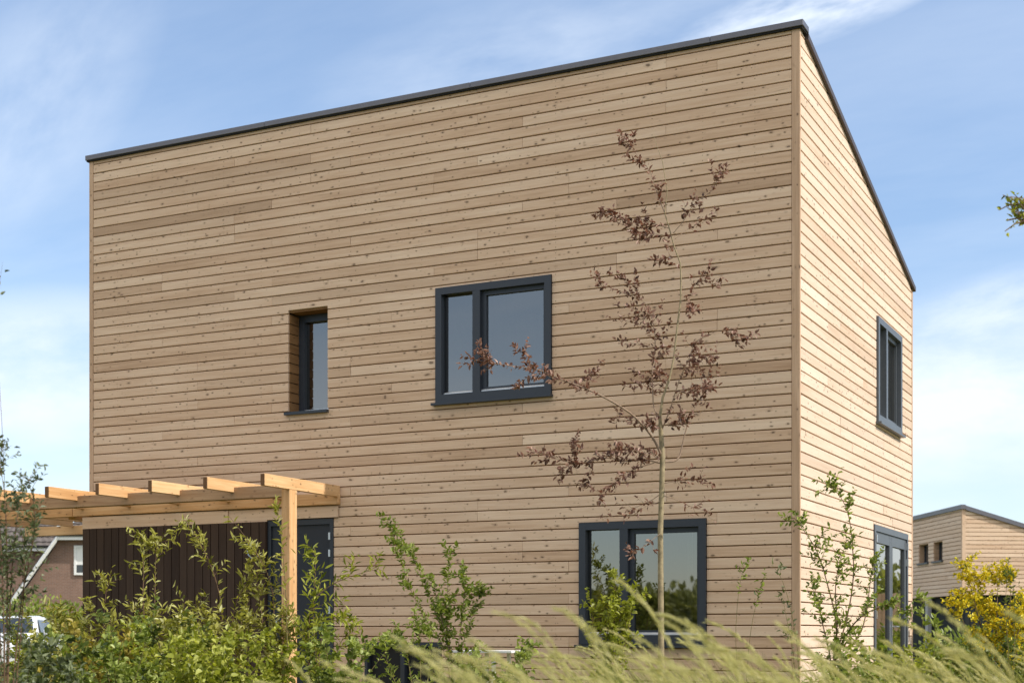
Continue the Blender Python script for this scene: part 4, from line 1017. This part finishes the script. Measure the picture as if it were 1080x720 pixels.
# ---- garden hedge behind the car and other background greenery
def leaf_cloud(name, label, cat, c, sx, sy, sz, n_, L, leafm, rr, kind=None, z0=.0, rot=0.0, lumps=9):
    mb = MB(); ls = []
    for _ in range(lumps): ls.append((Vector((rr.uniform(-.8, .8) * sx, rr.uniform(-.7, .7) * sy, z0 + sz * rr.uniform(.3, .72))), rr.uniform(.35, .6)))
    ca, sa = math.cos(rot), math.sin(rot)
    for _ in range(n_):
        lc, lr = rr.choice(ls); d = rv(rr).normalized(); r_ = rr.random() ** .35
        p = lc + Vector((d.x * sx * lr * r_, d.y * sy * lr * 1.3 * r_, d.z * sz * lr * .62 * r_))
        if p.z < .02: p.z = rr.uniform(.02, .3 * sz)
        p = Vector((c.x + p.x * ca - p.y * sa, c.y + p.x * sa + p.y * ca, p.z))
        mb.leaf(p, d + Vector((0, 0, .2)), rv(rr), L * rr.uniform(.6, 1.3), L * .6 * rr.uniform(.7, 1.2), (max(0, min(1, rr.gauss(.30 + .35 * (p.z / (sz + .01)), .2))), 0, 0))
    t = thing(name, label, cat, (c.x, c.y, 0), 0, 'background hedges')
    mb.build('foliage', leafm, t)
    st = MB()
    for _ in range(6):
        x, y = rr.uniform(-.6, .6) * sx, rr.uniform(-.5, .5) * sy
        st.tube([(c.x + x * ca - y * sa, c.y + x * sa + y * ca, 0), (c.x + (x * ca - y * sa) * 1.1, c.y + (x * sa + y * ca) * 1.1, sz * .7)], [.03, .008], 5)
    st.build('stem', M['bark_dark'], t)
    return t
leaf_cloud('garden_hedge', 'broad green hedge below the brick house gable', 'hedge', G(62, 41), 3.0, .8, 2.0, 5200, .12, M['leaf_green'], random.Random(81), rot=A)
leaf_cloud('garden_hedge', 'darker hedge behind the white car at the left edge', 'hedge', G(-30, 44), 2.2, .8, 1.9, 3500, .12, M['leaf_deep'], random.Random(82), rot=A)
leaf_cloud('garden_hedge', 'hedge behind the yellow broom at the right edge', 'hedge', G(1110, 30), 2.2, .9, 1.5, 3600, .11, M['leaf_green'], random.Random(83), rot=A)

# small white garden table behind the grass
tb0 = G(517, 15.4)
tt = thing('garden_table', 'low white garden table glimpsed through the grass before the front wall', 'table', tb0, .05)
m_ = MB()
for i in range(5): m_.box(-.36, .36, -.26 + i * .105, -.26 + i * .105 + .09, .80, .825, bev=.003)
m_.build('tabletop', M['white'], tt, world_parent=False)
for sx in (-1, 1):
    for sy in (-1, 1):
        m_ = MB(); m_.box(sx * .13 - .015, sx * .13 + .015, sy * .20 - .02, sy * .20 + .02, 0, .798); m_.build('leg', M['white'], tt, world_parent=False)

# ------------------------------------------------------------------ tall grass meadow (uncountable)
rr = random.Random(101)
gb = MB(); gp = MB()
wind = Vector((-RT[0], -RT[1], 0))
def blade(mb, p, h, lean, w, c, curl):
    az = rr.uniform(0, PI); side = Vector((math.cos(az), math.sin(az), 0)); vs = []
    for k, q in enumerate((0, .4, .75, 1.0)):
        c_p = p + lean * (h * q ** 1.7) + Vector((0, 0, h * (q - curl * q * q * .35)))
        ww = w * (1 - q * .85) * .5
        vs += [c_p - side * ww, c_p + side * ww]
    mb.add(vs, [(0, 1, 3, 2), (2, 3, 5, 4), (4, 5, 7, 6)], c)
def plume(p, h, lean, size, tn):
    """thin culm whose feathery head starts at height h and nods down-wind"""
    pts = [p + lean * (h * q ** 1.9) + Vector((0, 0, h * (1.12 * q - .12 * q * q))) for q in (0, .4, .75, 1.0)]
    d = (pts[-1] - pts[-2]).normalized(); tip = pts[-1]
    az = rr.uniform(0, PI); side = Vector((math.cos(az), math.sin(az), 0)) * .0015
    vs = []
    for q in pts: vs += [q - side, q + side]
    gb.add(vs, [(0, 1, 3, 2), (2, 3, 5, 4), (4, 5, 7, 6)], (.75, 0, 0))
    n_ = 30; cur = tip; dd = d.copy()
    nod = rr.uniform(.02, .06)
    for k in range(n_):
        q = k / n_
        dd = (dd + wind * (.004 + .03 * q * q) + Vector((0, 0, -nod * q * .8))).normalized(); cur = cur + dd * (size / n_)
        wd = size * .034 * (math.sin(PI * min(1, q * .9 + .12)) + .15)
        for s in range(2):
            o_ = rv(rr, 1).normalized()
            gp.leaf(cur + o_ * wd * .3, dd * .95 + o_ * .26, rv(rr), size * .11 * rr.uniform(.7, 1.3), size * .018, (max(0, min(1, rr.gauss(tn, .2))), 0, 0))
def field_h(u):       # how tall the meadow stands, by direction
    return (.50 + .325 * max(0, min(1, (u + .005) / .11))) * (1 - .12 * max(0, min(1, (u - .20) / .08)))
for i in range(2700):
    t = 3.5 + 10.2 * rr.random() ** 1.0; u = rr.uniform(-.62, .62)
    p = P(CX + u * FPX, YH, t); p.z = 0
    if p.y > -1.3 and p.x < .6: continue
    H = field_h(u) * rr.uniform(.80, 1.06)
    nb = 12 if t > 5 else 17
    for _ in range(nb):
        q = p + Vector((rr.gauss(0, .10), rr.gauss(0, .10), 0))
        ln = wind * rr.uniform(.15, .8) + Vector((rr.gauss(0, .12), rr.gauss(0, .12), 0))
        blade(gb, q, H * rr.uniform(.7, 1.15), ln, .008 * rr.uniform(.7, 1.4), (max(0, min(1, rr.gauss(.26 if u < -.10 else .40, .28))), 0, 0), rr.uniform(.0, .45))
# flowering clumps: long feathery heads, taller and nearer on the right
for i in range(235):
    t = 3.6 + 5.0 * rr.random() ** 1.1; u = rr.uniform(-.62, .62)
    if u < .03 and (t < 4.4 or rr.random() < .95): continue
    if u > .22 and rr.random() < .3: continue
    p = P(CX + u * FPX, YH, t); p.z = 0
    H = rr.choice([.66, .70, .74, .77, .80, .84, .90]) * (.80 if u < .03 else .90 if u < .09 else .93 if u > .22 else 1.0)
    for _ in range(rr.randint(2, 4)):
        q = p + Vector((rr.gauss(0, .12), rr.gauss(0, .12), 0))
        plume(q, H * rr.uniform(.90, 1.04), wind * rr.uniform(.28, .62) + Vector((rr.gauss(0, .07), rr.gauss(0, .07), 0)), rr.uniform(.18, .34), .5)
# wider field around, outside the frame, coarser
for i in range(900):
    p = Vector((rr.uniform(-22, 20), rr.uniform(-40, -1.5), 0))
    if (p - Vector((CAM[0], CAM[1], 0))).length < 2.2: continue
    rel = Vector((p.x - CAM[0], p.y - CAM[1], 0)); fwd = rel.x * FW[0] + rel.y * FW[1]; lat = rel.x * RT[0] + rel.y * RT[1]
    if fwd > 0 and abs(lat) < fwd * .62 : continue
    for _ in range(10):
        q = p + Vector((rr.gauss(0, .25), rr.gauss(0, .25), 0))
        blade(gb, q, rr.uniform(.5, .85), wind * rr.uniform(.1, .5) + Vector((rr.gauss(0, .2), rr.gauss(0, .2), 0)), .014, (max(0, min(1, rr.gauss(.45, .22))), 0, 0), .3)
go = gb.build('tall_grass', M['grass']); tag(go, 'wind blown tall meadow grass blades across the foreground', 'grass', kind='stuff')
po = gp.build('grass_plumes', M['plume']); tag(po, 'pale feathery seed heads leaning left above the meadow grass', 'grass', kind='stuff')

# ------------------------------------------------------------------ woodland across the field behind the viewer and to the east (seen in the panes)
rr = random.Random(120); mb = MB()
def far_row(x0, y0, x1, y1, n_):
    for i in range(n_):
        q = (i + rr.random()) / n_; c = Vector((x0 + (x1 - x0) * q + rr.uniform(-3, 3), y0 + (y1 - y0) * q + rr.uniform(-3, 3), 0)); h = rr.uniform(2.8, 4.0); w_ = rr.uniform(2.2, 3.6)
        for _ in range(420):
            d = rv(rr).normalized(); r_ = rr.random() ** .4
            p = c + Vector((d.x * w_ * r_, d.y * w_ * r_, h * .5 + d.z * h * .5 * r_))
            mb.leaf(p, d, rv(rr), rr.uniform(.28, .6), rr.uniform(.2, .4), (max(0, min(1, rr.gauss(.45, .22))), 0, 0))
far_row(-90, -62, 60, -62, 120); far_row(-90, -70, 40, -70, 60); far_row(2, 46, 30, 46, 18)
wo = mb.build('distant_wood', M['wood_mass']); tag(wo, 'distant row of trees across the meadow mirrored in the window panes', 'wood', kind='stuff')
fc = thing('board_fence', 'brown board fence mirrored in the glazed door panes', 'fence', (10, 30, 0))
m_ = MB()
for i in range(80): m_.box(3.5 + i * .16, 3.5 + i * .16 + .148, 30.0, 30.03, .05, 2.25 + rr.uniform(-.01, .01), (rr.uniform(.3, .7), rr.random(), .2))
m_.build('boards', M['board_z'], fc)
for i in range(7):
    m_ = MB(); m_.box(3.5 + i * 2.1, 3.59 + i * 2.1, 30.04, 30.13, 0, 2.3, (.4, rr.random(), .2)); m_.build('post', M['board_z'], fc)

# ------------------------------------------------------------------ light
SUN_EL, SUN_PHI = math.radians(43), math.radians(3.5)       # azimuth measured from +x towards +y
sd = Vector((math.cos(SUN_EL) * math.cos(SUN_PHI), math.cos(SUN_EL) * math.sin(SUN_PHI), math.sin(SUN_EL)))
L_ = bpy.data.lights.new('sun', 'SUN'); L_.energy = 5.0; L_.angle = math.radians(0.55); L_.color = (1.0, 0.945, 0.86)
lo = bpy.data.objects.new('sun', L_); COL.objects.link(lo); lo.rotation_euler = sd.to_track_quat('Z', 'Y').to_euler(); lo.location = (20, 0, 30)

wd_ = bpy.data.worlds.new('World'); scene.world = wd_; wd_.use_nodes = True
nt = wd_.node_tree; nt.nodes.clear()
out = nt.nodes.new('ShaderNodeOutputWorld')
sky = nt.nodes.new('ShaderNodeTexSky'); sky.sky_type = 'NISHITA'; sky.sun_disc = False
sky.sun_elevation = SUN_EL; sky.sun_rotation = PI / 2 - SUN_PHI
sky.air_density = 1.0; sky.dust_density = 0.35; sky.ozone_density = 1.5
bg = nt.nodes.new('ShaderNodeBackground'); bg.inputs[1].default_value = 0.15
nt.links.new(sky.outputs[0], bg.inputs[0])
gen = nt.nodes.new('ShaderNodeTexCoord').outputs['Generated']
sp = nt.nodes.new('ShaderNodeSeparateXYZ'); nt.links.new(gen, sp.inputs[0])
den = math_n(nt, 'ADD', math_n(nt, 'MAXIMUM', sp.outputs[2], 0.0), 0.22)
cb = nt.nodes.new('ShaderNodeCombineXYZ')
nt.links.new(math_n(nt, 'DIVIDE', sp.outputs[0], den), cb.inputs[0]); nt.links.new(math_n(nt, 'DIVIDE', sp.outputs[1], den), cb.inputs[1])
mp_ = nt.nodes.new('ShaderNodeMapping'); mp_.inputs['Rotation'].default_value = (0, 0, math.radians(-35)); mp_.inputs['Scale'].default_value = (.55, 1.5, 1); mp_.inputs['Location'].default_value = (3.1, 1.7, 0)
nt.links.new(cb.outputs[0], mp_.inputs[0])
n1 = noise(nt, mp_.outputs[0], 1.1, 9, .58); n2 = noise(nt, mp_.outputs[0], .5, 4, .5)
cm = math_n(nt, 'MULTIPLY', math_n(nt, 'SUBTRACT', math_n(nt, 'ADD', math_n(nt, 'MULTIPLY', n1, .65), math_n(nt, 'MULTIPLY', n2, .35)), .455), 4.2, True)
hz = math_n(nt, 'SUBTRACT', 1.0, math_n(nt, 'DIVIDE', sp.outputs[2], .34), True)      # thicker near the horizon
hz = math_n(nt, 'POWER', hz, 1.2)
lowc = math_n(nt, 'MULTIPLY', math_n(nt, 'SUBTRACT', 1.0, math_n(nt, 'ABSOLUTE', math_n(nt, 'MULTIPLY', math_n(nt, 'SUBTRACT', sp.outputs[2], .13), 8.0)), True),
               math_n(nt, 'MULTIPLY', math_n(nt, 'SUBTRACT', noise(nt, vec_math(nt, 'MULTIPLY', gen, (2.2, 2.2, 9.0)), 1.0, 6, .55), .36), 4.0, True))
cm = math_n(nt, 'MAXIMUM', cm, lowc)
def cloud_patch(px, py, ang, la, lb, amt, nscale):
    # a cirrus bank: an oval of sky around one direction, broken up by noise
    d0 = (P(px, py, 1.0) - Vector(CAM)).normalized()
    right = Vector((RT[0], RT[1], 0)); right = (right - d0 * right.dot(d0)).normalized(); up = right.cross(d0)
    t1 = right * math.cos(ang) + up * math.sin(ang); t2 = up * math.cos(ang) - right * math.sin(ang)
    def dot(v):
        n_ = nt.nodes.new('ShaderNodeVectorMath'); n_.operation = 'DOT_PRODUCT'; nt.links.new(gen, n_.inputs[0]); n_.inputs[1].default_value = tuple(v); return n_.outputs['Value']
    a = math_n(nt, 'MULTIPLY', dot(t1), 1 / la); b = math_n(nt, 'MULTIPLY', dot(t2), 1 / lb)
    r2 = math_n(nt, 'ADD', math_n(nt, 'MULTIPLY', a, a), math_n(nt, 'MULTIPLY', b, b))
    e = math_n(nt, 'MULTIPLY', math_n(nt, 'SUBTRACT', 1.0, r2, True), math_n(nt, 'MULTIPLY', math_n(nt, 'ADD', dot(d0), 0.0), 1.0, True))
    cv = nt.nodes.new('ShaderNodeCombineXYZ'); nt.links.new(a, cv.inputs[0]); nt.links.new(math_n(nt, 'MULTIPLY', b, .8), cv.inputs[1]); cv.inputs[2].default_value = px * .013
    nz = noise(nt, cv.outputs[0], nscale, 7, .6)
    return math_n(nt, 'MULTIPLY', math_n(nt, 'MULTIPLY', e, math_n(nt, 'MULTIPLY', math_n(nt, 'SUBTRACT', nz, .30), 3.2, True)), amt)
cp = None
for a_ in ((850, 12, .30, .10, .022, 1.0, 1.6), (1040, 410, .05, .16, .065, .72, 1.3), (1075, 325, .25, .10, .03, .5, 1.6), (20, 390, .10, .13, .055, .66, 1.3), (30, 120, .8, .12, .05, .28, 1.5), (330, 190, .3, .14, .04, .25, 1.5), (560, 60, .2, .16, .04, .30, 1.4)):
    q_ = cloud_patch(*a_); cp = q_ if cp is None else math_n(nt, 'MAXIMUM', cp, q_)
mask = math_n(nt, 'ADD', math_n(nt, 'MULTIPLY', cm, .40), math_n(nt, 'MULTIPLY', hz, math_n(nt, 'ADD', math_n(nt, 'MULTIPLY', cm, .60), .05)), True)
bg2 = nt.nodes.new('ShaderNodeBackground'); bg2.inputs[0].default_value = (.90, .95, 1.0, 1); bg2.inputs[1].default_value = 1.0
mask = math_n(nt, 'ADD', mask, cp, True)
mx = nt.nodes.new('ShaderNodeMixShader'); nt.links.new(mask, mx.inputs[0]); nt.links.new(bg.outputs[0], mx.inputs[1]); nt.links.new(bg2.outputs[0], mx.inputs[2])
# pale blue veil that thins the deep blue
bg3 = nt.nodes.new('ShaderNodeBackground'); bg3.inputs[0].default_value = (.42, .62, 1.0, 1); bg3.inputs[1].default_value = 0.21
ad = nt.nodes.new('ShaderNodeAddShader'); nt.links.new(mx.outputs[0], ad.inputs[0]); nt.links.new(bg3.outputs[0], ad.inputs[1])
# warm bright sky added high out of view as fill for the front wall
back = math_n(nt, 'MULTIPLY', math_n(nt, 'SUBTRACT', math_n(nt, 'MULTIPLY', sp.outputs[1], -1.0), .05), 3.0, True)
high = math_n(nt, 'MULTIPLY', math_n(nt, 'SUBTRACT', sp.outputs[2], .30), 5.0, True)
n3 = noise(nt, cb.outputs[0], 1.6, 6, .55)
sky_fill = math_n(nt, 'MULTIPLY', math_n(nt, 'MULTIPLY', back, high), math_n(nt, 'MULTIPLY', math_n(nt, 'SUBTRACT', n3, .25), 3.0, True), True)
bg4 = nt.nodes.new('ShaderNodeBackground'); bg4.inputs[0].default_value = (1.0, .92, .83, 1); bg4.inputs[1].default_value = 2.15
mx2 = nt.nodes.new('ShaderNodeMixShader'); nt.links.new(sky_fill, mx2.inputs[0]); nt.links.new(ad.outputs[0], mx2.inputs[1]); nt.links.new(bg4.outputs[0], mx2.inputs[2])
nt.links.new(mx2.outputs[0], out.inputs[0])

# ------------------------------------------------------------------ camera
cd = bpy.data.cameras.new('camera'); cam = bpy.data.objects.new('camera', cd); COL.objects.link(cam)
cam.location = CAM; cam.rotation_euler = (PI / 2, 0, A)
cd.sensor_width = 36; cd.lens = FPX / 1080 * 36; cd.shift_y = (YH - 360) / 1080; cd.clip_end = 2000; cd.clip_start = .05
cd.dof.use_dof = True; cd.dof.focus_distance = 15.5; cd.dof.aperture_fstop = 2.6
scene.camera = cam
scene.view_settings.view_transform = 'Standard'; scene.view_settings.look = 'None'; scene.view_settings.exposure = 0
scene.cycles.max_bounces = 7; scene.cycles.transparent_max_bounces = 12
scene.cycles.use_denoising = True
